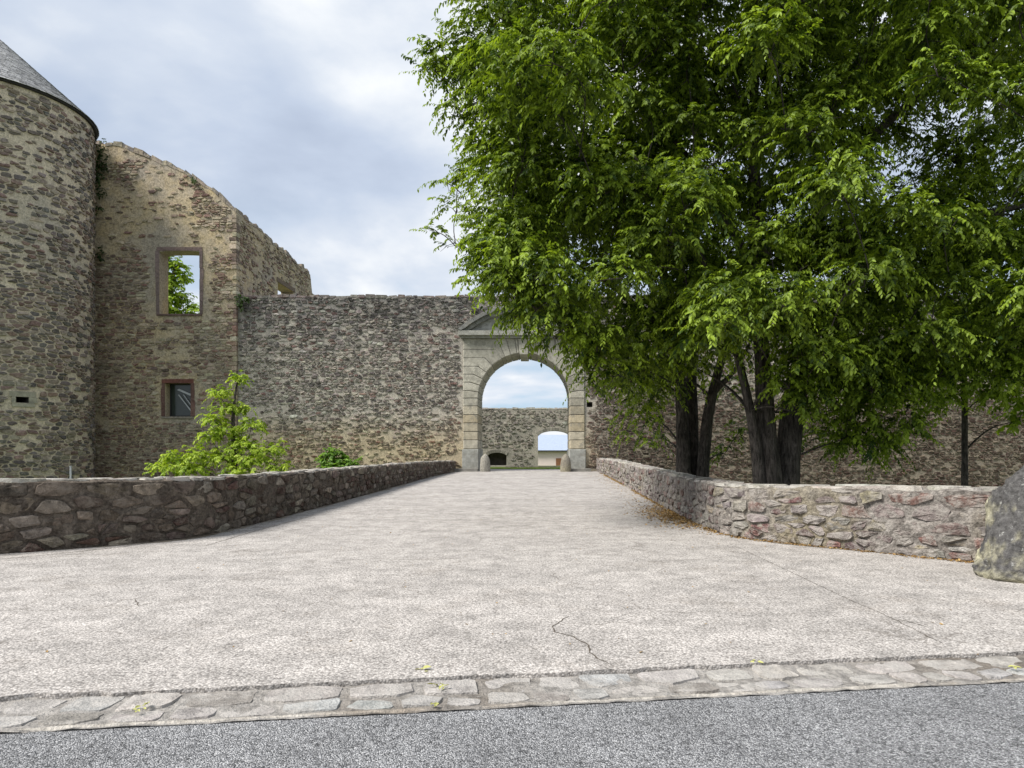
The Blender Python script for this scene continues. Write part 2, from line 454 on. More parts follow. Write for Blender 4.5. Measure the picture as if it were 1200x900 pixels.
def masonry(parent, mp, seeds, w, h, gap, proud, keep, palette, mat, g, singles=300, prefer=None, name='stone', rest='rubble', wob=0.12, capflat=1.12, lumpy=0.0):
    """Irregular stones over a surface; mp(u, v, d) -> world. The largest in view become parts, the rest one rubble part."""
    stones = []
    for cell in voronoi(seeds, w / h, w * 1.5):
        if cell is None: continue
        c = cell.mean(0)
        if not keep(c[0], c[1], cell): continue
        e = cell - c; r = np.sqrt((e ** 2).sum(1)) + 1e-6
        gp = gap * g.uniform(0.6, 1.7)
        f = np.clip(1 - gp / r, 0.25, 1); q = c + e * f[:, None]
        # drop very short edges, then cut the corners
        keepi = [i for i in range(len(q)) if np.hypot(*(q[i] - q[i - 1])) > 0.10 * h]
        if len(keepi) < 3: continue
        q = q[keepi]; n = len(q)
        cut = g.uniform(0.06, 0.24, n)[:, None]
        nx = np.roll(q, -1, 0)
        ring = np.empty((2 * n, 2)); ring[0::2] = q + (nx - q) * cut; ring[1::2] = nx - (nx - q) * cut
        ring = c + (ring - c) * (1 + g.uniform(-wob, wob * 0.4, len(ring)))[:, None]
        if len(ring) > 14: ring = ring[::2]
        n = len(ring)
        area = 0.5 * abs(np.sum(ring[:, 0] * np.roll(ring[:, 1], -1) - np.roll(ring[:, 0], -1) * ring[:, 1]))
        p = proud * g.uniform(0.35, 1.5); tilt = g.uniform(-0.18, 0.18, 2) * p / np.array([w, h]) * 2
        in_ = c + (ring - c) * g.uniform(0.86, 0.95)
        d1 = p + (in_ - c) @ tilt + g.uniform(-0.35, 0.2, n) * p
        U = np.concatenate([ring[:, 0], in_[:, 0], [c[0] + g.uniform(-.1, .1) * w]])
        V = np.concatenate([ring[:, 1], in_[:, 1], [c[1]]])
        D = np.concatenate([np.full(n, -0.06), d1, [p * capflat]])
        if lumpy:       # one more ring and an uneven, hewn face
            mid_ = c + (ring - c) * g.uniform(0.48, 0.62)
            d2 = p * 1.05 + (mid_ - c) @ tilt + g.uniform(-lumpy, lumpy, n)
            U = np.concatenate([U[:-1], mid_[:, 0], U[-1:]]); V = np.concatenate([V[:-1], mid_[:, 1], V[-1:]])
            D = np.concatenate([D[:-1], d2, D[-1:] + g.uniform(-lumpy, lumpy)]); D[n:2 * n] += g.uniform(-lumpy, lumpy * .5, n)
        W = mp(U, V, D); q_ = (len(U) - 1) // n - 1
        faces = [(k * n + i, k * n + (i + 1) % n, (k + 1) * n + (i + 1) % n, (k + 1) * n + i) for k in range(q_) for i in range(n)] + [(q_ * n + i, q_ * n + (i + 1) % n, (q_ + 1) * n) for i in range(n)]
        cw = W[-1]
        size = math.sqrt(area) * F / max(cw[1], 1.0)
        px = CX + cw[0] / max(cw[1], .5) * F; py = CY - (cw[2] - EYE) / max(cw[1], .5) * F
        if not (-5 < px < 1205 and -5 < py < 905): size *= 0.05
        if prefer: size *= prefer(px, py)
        stones.append((size, W, faces, palette(c[0], c[1], g)))
    stones.sort(key=lambda s: -s[0])
    for s in stones[:singles]:
        mesh(name, s[1], s[2], mat, parent, False, np.tile(s[3], (len(s[1]), 1)))
    tail = stones[singles:]
    if tail:
        V = np.concatenate([s[1] for s in tail]); C = np.concatenate([np.tile(s[3], (len(s[1]), 1)) for s in tail])
        fs = []; b = 0
        for s in tail:
            fs += [tuple(i + b for i in f) for f in s[2]]; b += len(s[1])
        o = mesh(rest, V, fs, mat, parent, False, C); o['kind'] = 'stuff'
    return len(stones)


def pal(*cols, var=0.18, tint=0.05):
    """cols: (weight, rgb)"""
    ws = np.array([c[0] for c in cols], float); ws /= ws.sum(); cs = [np.array(c[1]) for c in cols]
    def f(u, v, g):
        c = cs[g.choice(len(cs), p=ws)]
        return np.clip(c * (1 + g.uniform(-var, var)) * (1 + g.uniform(-tint, tint, 3)), 0.01, 0.9)
    return f


def n2(x, y, s=1.0, o=0.0): return mnoise.noise(Vector((x * s + o, y * s, o * 1.7)))


def wall_core(name, u0, u1, zb, top, holes, plane, thick, mat, parent, step=0.5):
    """Solid wall split into vertical slices; top(u) is the ragged crest, holes are (u0, u1, z0, z1, rise) with arched heads."""
    us = {u0, u1}
    k = u0
    while k < u1: us.add(round(k, 4)); k += step
    for h in holes:
        us |= {h[0], h[1]}
        for i in range(1, 10): us.add(h[0] + (h[1] - h[0]) * i / 10)
    us = sorted(u for u in us if u0 <= u <= u1); m = MB()
    def head(h, u):
        t = (u - h[0]) / (h[1] - h[0]) * 2 - 1
        return h[3] - h[4] + h[4] * math.sqrt(max(0, 1 - t * t * 0.96))
    for a, b in zip(us, us[1:]):
        if b - a < 1e-4: continue
        mid = (a + b) / 2; segs = [(zb, zb, None, None)]
        cur_a = cur_b = zb
        out = []
        for h in sorted((h for h in holes if h[0] - 1e-6 <= mid <= h[1] + 1e-6), key=lambda h: h[2]):
            out.append((cur_a, cur_b, h[2], h[2])); cur_a, cur_b = head(h, a), head(h, b)
        out.append((cur_a, cur_b, top(a), top(b)))
        for (la, lb, ha, hb) in out:
            pts = [(a, la), (b, lb), (b, hb), (a, ha)]
            v = [plane(u, z, 0.0) for u, z in pts] + [plane(u, z, -thick) for u, z in pts]
            m.add(v, [(0, 1, 2, 3), (4, 7, 6, 5), (0, 4, 5, 1), (1, 5, 6, 2), (2, 6, 7, 3), (3, 7, 4, 0)])
    return m.build(name, mat, parent)


def crest_stones(parent, u0, u1, top, plane, thick, w, h, palette, mat, g, name='coping_stone'):
    """Rough blocks lying along the top of a wall."""
    u = u0
    while u < u1:
        ww = w * g.uniform(0.5, 1.6); ww = min(ww, u1 - u + 0.05)
        if g.random() < 0.88:
            hh = h * g.uniform(0.4, 1.3); zt = top(u + ww / 2)
            a, b = u + 0.012, u + ww - 0.012
            ta, tb = top(a), top(b)
            v = []
            for d, e in ((g.uniform(0.01, 0.06), 1), (-thick - g.uniform(0, 0.05), -1)):
                v += [plane(a, ta - 0.09, d), plane(b, tb - 0.09, d), plane(b - g.uniform(0, .12) * ww, tb + hh * g.uniform(.6, 1), d - e * 0.04), plane(a + g.uniform(0, .12) * ww, ta + hh * g.uniform(.6, 1), d - e * 0.04)]
            f = [(0, 1, 2, 3), (7, 6, 5, 4), (0, 4, 5, 1), (1, 5, 6, 2), (2, 6, 7, 3), (3, 7, 4, 0)]
            mesh(name, v, f, mat, parent, False, np.tile(palette(u, zt, g), (8, 1)))
        u += ww


# ------------------------------------------------------------------ setting: ground, road, drive
def smooth_path(pts, n=2):
    p = np.array(pts, float)
    for _ in range(n):
        q = np.empty((2 * (len(p) - 1), 2)); q[0::2] = p[:-1] * .75 + p[1:] * .25; q[1::2] = p[:-1] * .25 + p[1:] * .75
        p = np.concatenate([p[:1], q, p[-1:]])
    return p


LEFT = smooth_path([(-4.66, 39.75), (-5.2, 26), (-5.72, 12.9), (-5.98, 11.7), (-7.75, 10.1), (-12.5, 7.3), (-24, 4.2)], 3)
RIGHT = smooth_path([(3.38, 39.75), (3.32, 26), (3.20, 13.6), (3.42, 11.9), (4.4, 10.95), (5.95, 9.35), (6.5, 8.8)], 3)
K_DIR = Vector((7.07, 0.97, 0)).normalized(); K_N = Vector((-K_DIR.y, K_DIR.x, 0)); K_O = Vector((-3.36, 4.37, 0))


def kerb(u, v, z=0.0):           # u along the road edge, v towards the castle
    return K_O + K_DIR * u + K_N * v + Vector((0, 0, z))


def build_ground():
    # terrain: ditch on both sides of the causeway, open country behind
    xs = np.concatenate([[-900, -300, -120, -60], np.arange(-40, 41, 1.6), [60, 120, 300, 900]])
    ys = np.concatenate([[-300, -100, -30, -8], np.arange(0, 66, 1.6), [80, 110, 160, 300, 700, 1500]])
    def deck_dist(x, y):
        if y < 8: return 0.0
        l = np.interp(y, LEFT[::-1, 1], LEFT[::-1, 0]); r = np.interp(y, RIGHT[::-1, 1], RIGHT[::-1, 0])
        return max(0.0, l - 0.2 - x, x - r - 0.2) if y < 40 else 99.0
    v = []; f = []
    for y in ys:
        for x in xs:
            d = deck_dist(x, y)
            if d == 0: z = -0.3
            else:
                s = min(1, max(0, (y - 8) / 3.0)) if y < 40 else 1
                z = -0.3 - min(2.1, d * 0.9) * s
            if y > 64: z = -2.6
            v.append((x, y, z + 0.12 * n2(x, y, 0.35)))
    nx = len(xs)
    for j in range(len(ys) - 1):
        for i in range(nx - 1): f.append((j * nx + i, j * nx + i + 1, (j + 1) * nx + i + 1, (j + 1) * nx + i))
    tag(mesh('ground', v, f, M['grass'], None, True), kind='structure')

    # asphalt road in front, far side behind the camera
    a = [kerb(-60, -0.555, -0.03), kerb(60, -0.555, -0.03), kerb(60, -9, -0.03), kerb(-60, -9, -0.03)]
    tag(mesh('asphalt_road', a, [(0, 3, 2, 1)], M['asphalt']), kind='structure')

    # exposed-aggregate drive: flat forecourt with a broken front edge, then the causeway strip
    g = np.random.default_rng(3)
    front = []
    u = -22.0
    while u < 22.0:
        front.append(kerb(u, -0.025 + 0.012 * g.normal() + 0.03 * n2(u, 0, 1.3), 0)); u += g.uniform(0.06, 0.2)
    l = [Vector((p[0] - 0.05, p[1], 0)) for p in LEFT if p[1] < 12.9][::-1]
    r = [Vector((p[0] + 0.05, p[1], 0)) for p in RIGHT if p[1] < 12.9]
    l = [p for p in l if p.x > -23]
    r_end = [Vector((7.5, 8.6, 0)), Vector((24, 9.0, 0))]
    ring = front + r_end[::-1] + r[::-1] + l[::-1]
    n = len(ring); nf = len(front)
    vv = list(ring) + [p + Vector((0, 0.004, -0.09)) for p in front]
    ff = [tuple(range(n))] + [(i, n + i, n + i + 1, i + 1) for i in range(nf - 1)]
    # causeway strip
    Ys = np.linspace(l[-1].y if False else max(p.y for p in l), 46, 60)
    yl = sorted(((p[1], p[0]) for p in LEFT)); yr = sorted(((p[1], p[0]) for p in RIGHT))
    tag(mesh('driveway', vv, ff, M['concrete']), kind='structure')
    y0l, y0r = l[-1], r[0]
    v = [tuple(y0l), tuple(y0r)]; f = []
    for Y in np.linspace(13.0, 44, 50):
        xl = np.interp(Y, [a[0] for a in yl], [a[1] for a in yl]) - 0.05; xr = np.interp(Y, [a[0] for a in yr], [a[1] for a in yr]) + 0.05
        if Y > 39.6: xl, xr = -4.0, 2.5
        v += [(xl, Y, gz(Y)), (xr, Y, gz(Y))]
    for i in range(len(v) // 2 - 1): f.append((2 * i, 2 * i + 1, 2 * i + 3, 2 * i + 2))
    tag(mesh('causeway', v, f, M['concrete']), kind='structure')

    # yard beyond the gate
    v = []; f = []
    for Y in np.linspace(40.4, 64, 24):
        z = 0.16 - 0.30 * min(1, max(0, (Y - 43.5) / 13))
        v += [(-17, Y, z), (34, Y, z)]
    for i in range(len(v) // 2 - 1): f.append((2 * i, 2 * i + 1, 2 * i + 3, 2 * i + 2))
    tag(mesh('courtyard_ground', v, f, M['grass']), kind='structure')


build_ground()


def crack(pts, w):
    """Thin dirt-filled crack across the slab, measured in the photograph."""
    q = []
    for px, py in pts:
        Y = EYE * F / (py - CY); q.append(Vector((X(px, Y), Y, 0)))
    fine = []
    for a, b in zip(q, q[1:]):
        k = max(2, int((b - a).length / 0.03))
        for i in range(k): fine.append(a.lerp(b, i / k))
    fine.append(q[-1]); v = []; f = []
    for i, p in enumerate(fine):
        d = (fine[min(i + 1, len(fine) - 1)] - fine[max(i - 1, 0)]).normalized(); s = Vector((-d.y, d.x, 0))
        p = p + s * 0.018 * n2(i * 0.35, p.x, 1.0)
        ww = w * (0.45 + 0.55 * abs(n2(i * 0.4, 3.3, 1.0)) * 2) * min(1, i / 3 + .15, (len(fine) - 1 - i) / 3 + .15)
        z = gz(p.y) + 0.003
        v += [p + s * ww + Vector((0, 0, z)), p - s * ww + Vector((0, 0, z))]
        if i: f.append((2 * i - 2, 2 * i - 1, 2 * i + 1, 2 * i))
    drv = bpy.data.objects['driveway']
    mesh('crack', v, f, M['crack'], drv)


for pts, w in (([(666, 722), (647, 735), (650, 741), (672, 746), (690, 757), (690, 765), (714, 778)], 0.008),
               ([(862, 640), (930, 672), (1000, 705), (1040, 722), (1108, 756)], 0.004),
               ([(1043, 726), (1064, 728), (1086, 735)], 0.006),
               ([(158, 702), (162, 710), (172, 708), (183, 705)], 0.007),
               ([(390, 657), (440, 655), (500, 656), (545, 654)], 0.006),
               ([(578, 617), (598, 616), (607, 618), (624, 615)], 0.009),
               ([(588, 581), (620, 582)], 0.010),
               ([(0, 655), (60, 650), (150, 640), (230, 628)], 0.012),
               ([(240, 640), (300, 622), (370, 604)], 0.010)):
    crack(pts, w)


def build_gutter():
    g = np.random.default_rng(11)
    v = [kerb(-24, 0.06, -0.032), kerb(24, 0.06, -0.032), kerb(24, -0.56, -0.032), kerb(-24, -0.56, -0.032)]
    v = []; f = []; uu = np.concatenate([[-24], np.arange(-7, 10, .045), [24]]); vv_ = np.linspace(.05, -.575, 16)
    for i, u in enumerate(uu):
        for w_ in vv_:
            v.append(kerb(u, w_, -0.026 + 0.013 * mnoise.fractal(Vector((u * 4.5, w_ * 7, 2.0)), 0.7, 2.1, 4) - 0.008 * math.sin((w_ + .5) * 5)))
        if i: f += [(16 * i - 16 + k, 16 * i + k, 16 * i + 1 + k, 16 * i - 15 + k) for k in range(15)]
    gut = tag(mesh('gutter', v, [q[::-1] for q in f], M['gutter_bed']), kind='structure')
    # pale broken mortar lip against the asphalt
    vv = []; ff = []; u = -24.0; i = 0
    while u < 24:
        a = 0.012 * n2(u, 1.0, 2.5); b = 0.02 * n2(u, 7.0, 3.1)
        z = -0.016 + 0.006 * n2(u, 3, 6)
        e = max(0.0, n2(u, 2.0, 1.9)) * 0.035; z -= e * 0.7
        vv += [kerb(u, -0.50 + b, z - 0.02), kerb(u, -0.523 + b * .4, z), kerb(u, -0.542 + a, z), kerb(u, -0.56 + a, z - 0.02)]
        if i: ff += [(4 * i - 4 + k, 4 * i - 3 + k, 4 * i + 1 + k, 4 * i + k) for k in range(3)]
        i += 1; u += 0.09
    mesh('edge_mortar', vv, ff, M['kerb_line'], gut, True)
    s1 = row_seeds(-6, 9, -0.335, 0, 0.36, 0.33, g, 0.07, 0, [0.335], 0)
    s2 = row_seeds(-6, 9, -0.52, -0.335, 0.30, 0.19, g, 0.10, 0, [0.175], 0)
    # guard rows keep the cells from spilling over the two edges
    gd = np.array([(u, 0.17) for u in np.arange(-7, 10, .2)] + [(u, -0.60) for u in np.arange(-7, 10, .2)])
    seeds = np.concatenate([s1, s2, gd])
    def mp(U, V, D):
        o = np.array([kerb(a, b) for a, b in zip(U, V)])
        o[:, 2] += -0.030 + D - 0.008 * np.sin((V + 0.5) * 5)
        return o
    keep = lambda u, v, c: -0.53 < v < 0.01
    masonry(gut, mp, seeds, 0.42, 0.3, 0.012, 0.014, keep,
            pal((4, (0.335, 0.315, 0.295)), (2, (0.31, 0.30, 0.29)), (3, (0.355, 0.33, 0.305)), (1, (0.25, 0.23, 0.21)), (1, (0.345, 0.345, 0.335)), var=0.12, tint=.012),
            M['gutter_stone'], g, 300, None, 'paving_stone', 'paving_rest', 0.12, 1.0, 0.003)


M['gutter_stone'] = stone_mat('gutter_stone', (0.38, 0.36, 0.335), 0.5, 8, 55, None, (0.6, 1.3))
build_gutter()


# ------------------------------------------------------------------ parapets
class Path:
    def __init__(s, pts, side):
        s.p = pts; d = np.diff(pts, axis=0); s.l = np.concatenate([[0], np.cumsum(np.hypot(d[:, 0], d[:, 1]))]); s.side = side
        t = np.gradient(pts, axis=0); t /= np.hypot(t[:, 0], t[:, 1])[:, None]
        s.n = np.stack([-t[:, 1], t[:, 0]], 1) * side
    def at(s, u):
        u = np.asarray(u, float)
        x = np.interp(u, s.l, s.p[:, 0]); y = np.interp(u, s.l, s.p[:, 1])
        nx = np.interp(u, s.l, s.n[:, 0]); ny = np.interp(u, s.l, s.n[:, 1]); k = np.hypot(nx, ny)
        return x, y, nx / k, ny / k


def parapet(name, label, pts, side, hfun, thick, stone, mortar, palette, cap_pal, seed, gap, rows):
    g = np.random.default_rng(seed); path = Path(pts, side); L = path.l[-1]
    x0, y0, _, _ = path.at(0.0)
    root = empty(name, (float(x0), float(y0), gz(float(y0))), label, 'wall')
    gzv = np.vectorize(gz)
    H = lambda u: hfun(path.at(u)[1])
    # core
    us = np.arange(0, L, 0.065); us[-1] = L; v = []; f = []; NZ = 16
    for i, u in enumerate(us):
        x, y, nx, ny = path.at(u); z0 = gz(float(y)); h = float(hfun(y)) + 0.02 * n2(u, 1, 1.7)
        prof = [(0.0, z0 - 0.08 + (h + 0.05) * k / (NZ - 1), 1) for k in range(NZ)]
        prof += [(-0.04, z0 + h, 0), (-thick * 0.5, z0 + h + 0.015, 0), (-thick + 0.04, z0 + h, 0), (-thick, z0 + h - 0.04, 0), (-thick - 0.1, -2.6, 0)]
        for d, z, face in prof:
            if face: d = 0.010 + 0.038 * mnoise.fractal(Vector((u * 3.4, z * 4.6, seed * 1.3)), 0.7, 2.1, 4) * min(1, (z0 + h - z) / .06 + .2)
            elif z > z0 + .3: z += 0.014 * n2(u, d * 9, 2.6)
            v.append((x + nx * d, y + ny * d, z))
        K = len(prof)
        if i:
            for k in range(K - 1):
                q = (K * i - K + k, K * i - K + 1 + k, K * i + 1 + k, K * i + k)
                f.append(q if side < 0 else q[::-1])
    f += [tuple(range(K)), tuple(range(K * len(us) - K, K * len(us)))[::-1]]
    mesh('core', v, f, mortar, root)
    def mp(U, V, D):
        x, y, nx, ny = path.at(U); h = hfun(y)
        d = D - 0.005
        return np.stack([x + nx * d, y + ny * d, gzv(y) + V * h], 1)
    seeds = row_seeds(0, L, 0, 1, 0.40, 0.2, g, 0.22, 0.2, rows, 0.25)
    gu = np.arange(-.5, L + .5, .3)
    seeds = np.concatenate([seeds, np.stack([gu, 0 * gu - .10], 1), np.stack([gu, 0 * gu + 1.10], 1)])
    masonry(root, mp, seeds, 0.42, 0.2, gap, 0.042, lambda u, v, c: 0.1 < u < L - .05 and 0.0 < v < 1.0 and c[:, 1].min() > -.09 and c[:, 1].max() < 1.09,
            palette, stone, g, 230, lambda px, py: 1.0, wob=0.17, lumpy=0.010)
    def mt(U, V, D):
        x, y, nx, ny = path.at(U)
        return np.stack([x - nx * V, y - ny * V, gzv(y) + hfun(y) + D * 0.6 + 0.0], 1)
    seeds = row_seeds(0, L, 0, thick, 0.5, thick / 2, g, 0.2, 0.1)
    seeds = np.concatenate([seeds, np.stack([gu, 0 * gu - .13], 1), np.stack([gu, 0 * gu + thick + .13], 1)])
    masonry(root, mt, seeds, 0.5, thick / 2, 0.016, 0.04, lambda u, v, c: 0.1 < u < L - .05 and c[:, 1].min() > -.09 and c[:, 1].max() < thick + .09,
            cap_pal, M['cap_pale'], g, 60, None, 'capping_stone', 'capping_rest', 0.06)
    return root


hl = lambda y: np.interp(y, [6, 10, 12.2, 30, 40], [1.05, 1.06, 1.0, 0.74, 0.58])
hr = lambda y: np.interp(y, [8, 9.4, 12.2, 30, 40], [1.0, 0.98, 0.88, 0.80, 0.72])
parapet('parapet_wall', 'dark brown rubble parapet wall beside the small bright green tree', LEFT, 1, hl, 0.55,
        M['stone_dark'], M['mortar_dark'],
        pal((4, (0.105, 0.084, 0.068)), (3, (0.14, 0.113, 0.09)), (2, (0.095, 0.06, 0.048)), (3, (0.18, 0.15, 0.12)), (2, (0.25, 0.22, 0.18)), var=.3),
        pal((3, (0.36, 0.335, 0.295)), (2, (0.30, 0.275, 0.24)), (2, (0.20, 0.175, 0.15))), 21, 0.016, [0.18, 0.15, 0.2, 0.22, 0.25])
parapet('parapet_wall', 'pale grey rubble parapet wall under the large leafy trees', RIGHT, -1, hr, 0.5,
        M['stone_pale'], M['mortar_pale'],
        pal((4, (0.20, 0.175, 0.16)), (3, (0.165, 0.14, 0.13)), (2, (0.17, 0.10, 0.088)), (2, (0.125, 0.09, 0.085)), (2, (0.27, 0.245, 0.22)), (1, (0.21, 0.18, 0.13)), var=.28),
        pal((3, (0.34, 0.315, 0.28)), (2, (0.28, 0.255, 0.225)), (1, (0.22, 0.17, 0.15))), 22, 0.018, [0.13, 0.18, 0.2, 0.22, 0.27])


# ------------------------------------------------------------------ guard stones
def rock(name, label, base, rx, ry, h, seed, mat, tones, lean=0.0, sharp=2.6, sub=4, amp=0.07):
    bm = bmesh.new(); bmesh.ops.create_icosphere(bm, subdivisions=sub, radius=1)
    vs = []; cs = []
    for v in bm.verts:
        c = v.co; t = (c.z + 1) / 2
        hz = math.copysign(abs(c.z) ** 0.8, c.z); r2 = math.hypot(c.x, c.y)
        prof = (1 - max(0, t) ** sharp * 0.55)
        k = 1 / max(r2, 1e-6) * (min(1, r2 * 1.25)) * prof if r2 > 1e-5 else 0
        n = mnoise.fractal(Vector((c.x * 1.7 + seed, c.y * 1.7, c.z * 2.2)), 0.8, 2.1, 5)
        q = Vector((c.x * k * rx, c.y * k * ry, (hz * 0.5 + 0.5) * (h + 0.25) - 0.25)) * (1 + amp * n)
        q.x += lean * max(0, q.z)
        v.co = q + Vector(base)
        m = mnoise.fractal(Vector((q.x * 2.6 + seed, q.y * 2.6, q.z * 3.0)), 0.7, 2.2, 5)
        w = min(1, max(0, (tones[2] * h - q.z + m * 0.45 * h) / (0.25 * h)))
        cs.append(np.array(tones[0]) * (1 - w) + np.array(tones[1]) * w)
    me = bpy.data.meshes.new(name); bm.to_mesh(me); bm.free()
    a = me.color_attributes.new('tone', 'FLOAT_COLOR', 'POINT'); c = np.ones((len(cs), 4), np.float32); c[:, :3] = np.array(cs)
    a.data.foreach_set('color', c.ravel()); me.polygons.foreach_set('use_smooth', [True] * len(me.polygons))
    o = link(name, me, mat)
    return tag(o, label, 'guard stone')


rock('guard_stone', 'big dark rounded boulder with yellowish lichen at the end of the pale parapet', (6.08, 8.35, 0), 0.84, 0.62, 1.46, 3.3, M['boulder'],
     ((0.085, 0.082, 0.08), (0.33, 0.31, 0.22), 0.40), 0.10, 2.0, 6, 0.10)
rock('guard_stone', 'small rounded guard stone at the foot of the gate, on the darker parapet side', (X(568.5, 39.3), 39.3, gz(39)), 0.30, 0.26, 1.0, 1.1, M['boulder'],
     ((0.26, 0.245, 0.21), (0.22, 0.21, 0.18), 0.3), 0.0, 3.5, 3, 0.05)
rock('guard_stone', 'small rounded guard stone at the foot of the gate, on the paler parapet side', (X(663, 39.1), 39.1, gz(39)), 0.31, 0.26, 0.98, 5.1, M['boulder'],
     ((0.20, 0.18, 0.145), (0.26, 0.235, 0.17), 0.35), 0.0, 3.5, 3, 0.05)

# ------------------------------------------------------------------ curtain wall
YW = 40.0
GX0, GX1 = X(543, YW), X(685, YW)          # outer edges of the gate dressing
WTOP = Z(347, YW)


def build_curtain():
    g = np.random.default_rng(31)
    root = empty('curtain_wall', (-8, YW, -2.5), 'long grey rubble castle wall on both sides of the gate', 'wall')
    plane = lambda u, z, d: (u, YW - d, z)
    mp = lambda U, V, D: np.stack([U, YW - D, V], 1)
    top = lambda u: WTOP + 0.05 * n2(u, 0, 0.8) + 0.04 * n2(u, 4, 2.5)
    xl, xr = X(277, YW), 36.0
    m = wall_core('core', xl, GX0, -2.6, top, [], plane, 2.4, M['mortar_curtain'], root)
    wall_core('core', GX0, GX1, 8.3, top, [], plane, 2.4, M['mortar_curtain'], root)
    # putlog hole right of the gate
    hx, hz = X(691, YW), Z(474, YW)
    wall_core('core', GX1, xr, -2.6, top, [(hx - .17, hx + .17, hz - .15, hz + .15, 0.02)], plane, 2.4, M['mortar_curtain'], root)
    MB().box(hx - .2, hx + .2, YW + 0.5, YW + 0.6, hz - .2, hz + .2).build('hole_back', M['dark_void'], root)
    seeds = row_seeds(xl, xr, -1.6, WTOP, 0.32, 0.145, g, 0.30, 0.5, None, 0.25)
    base = pal((4, (0.12, 0.105, 0.098)), (4, (0.21, 0.182, 0.165)), (2, (0.18, 0.12, 0.107)), (4, (0.30, 0.268, 0.235)), (2, (0.39, 0.36, 0.31)), var=.28)
    def keep(u, v, c):
        if v > WTOP - 0.08 or c[:, 1].max() > WTOP + 0.03: return False
        if c[:, 0].min() < xl or GX0 - .04 < u < GX1 + .04 and v < 9.9 and abs(u - (GX0 + GX1) / 2) < 4.0 and (v < 8.35 or v < 8.1 + 1.6 * (1 - ((u + .73) / 3.9) ** 2)): return False
        if c[:, 0].max() > GX0 + .0 and u < GX0 and v < 8.1 or c[:, 0].min() < GX1 and u > GX1 and v < 8.1: return False
        if abs(u - hx) < .35 and abs(v - hz) < .28: return False
        low = n2(u, v, 0.33, 5)
        return g.random() > (0.10 if v > 4 or u > GX1 else 0.12 + max(0, low) * 0.9)
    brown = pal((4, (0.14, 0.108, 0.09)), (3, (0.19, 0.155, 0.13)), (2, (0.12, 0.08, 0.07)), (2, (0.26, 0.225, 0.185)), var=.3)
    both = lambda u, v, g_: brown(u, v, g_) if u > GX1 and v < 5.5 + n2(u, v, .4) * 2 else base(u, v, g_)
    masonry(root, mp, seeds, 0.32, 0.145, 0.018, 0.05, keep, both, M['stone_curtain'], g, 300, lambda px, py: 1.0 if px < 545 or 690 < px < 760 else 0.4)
    crest_stones(root, xl + .02, xr, top, plane, 2.4, 0.5, 0.10, pal((1, (0.20, 0.17, 0.15)), (1, (0.26, 0.20, 0.17))), M['stone_curtain'], g)


build_curtain()


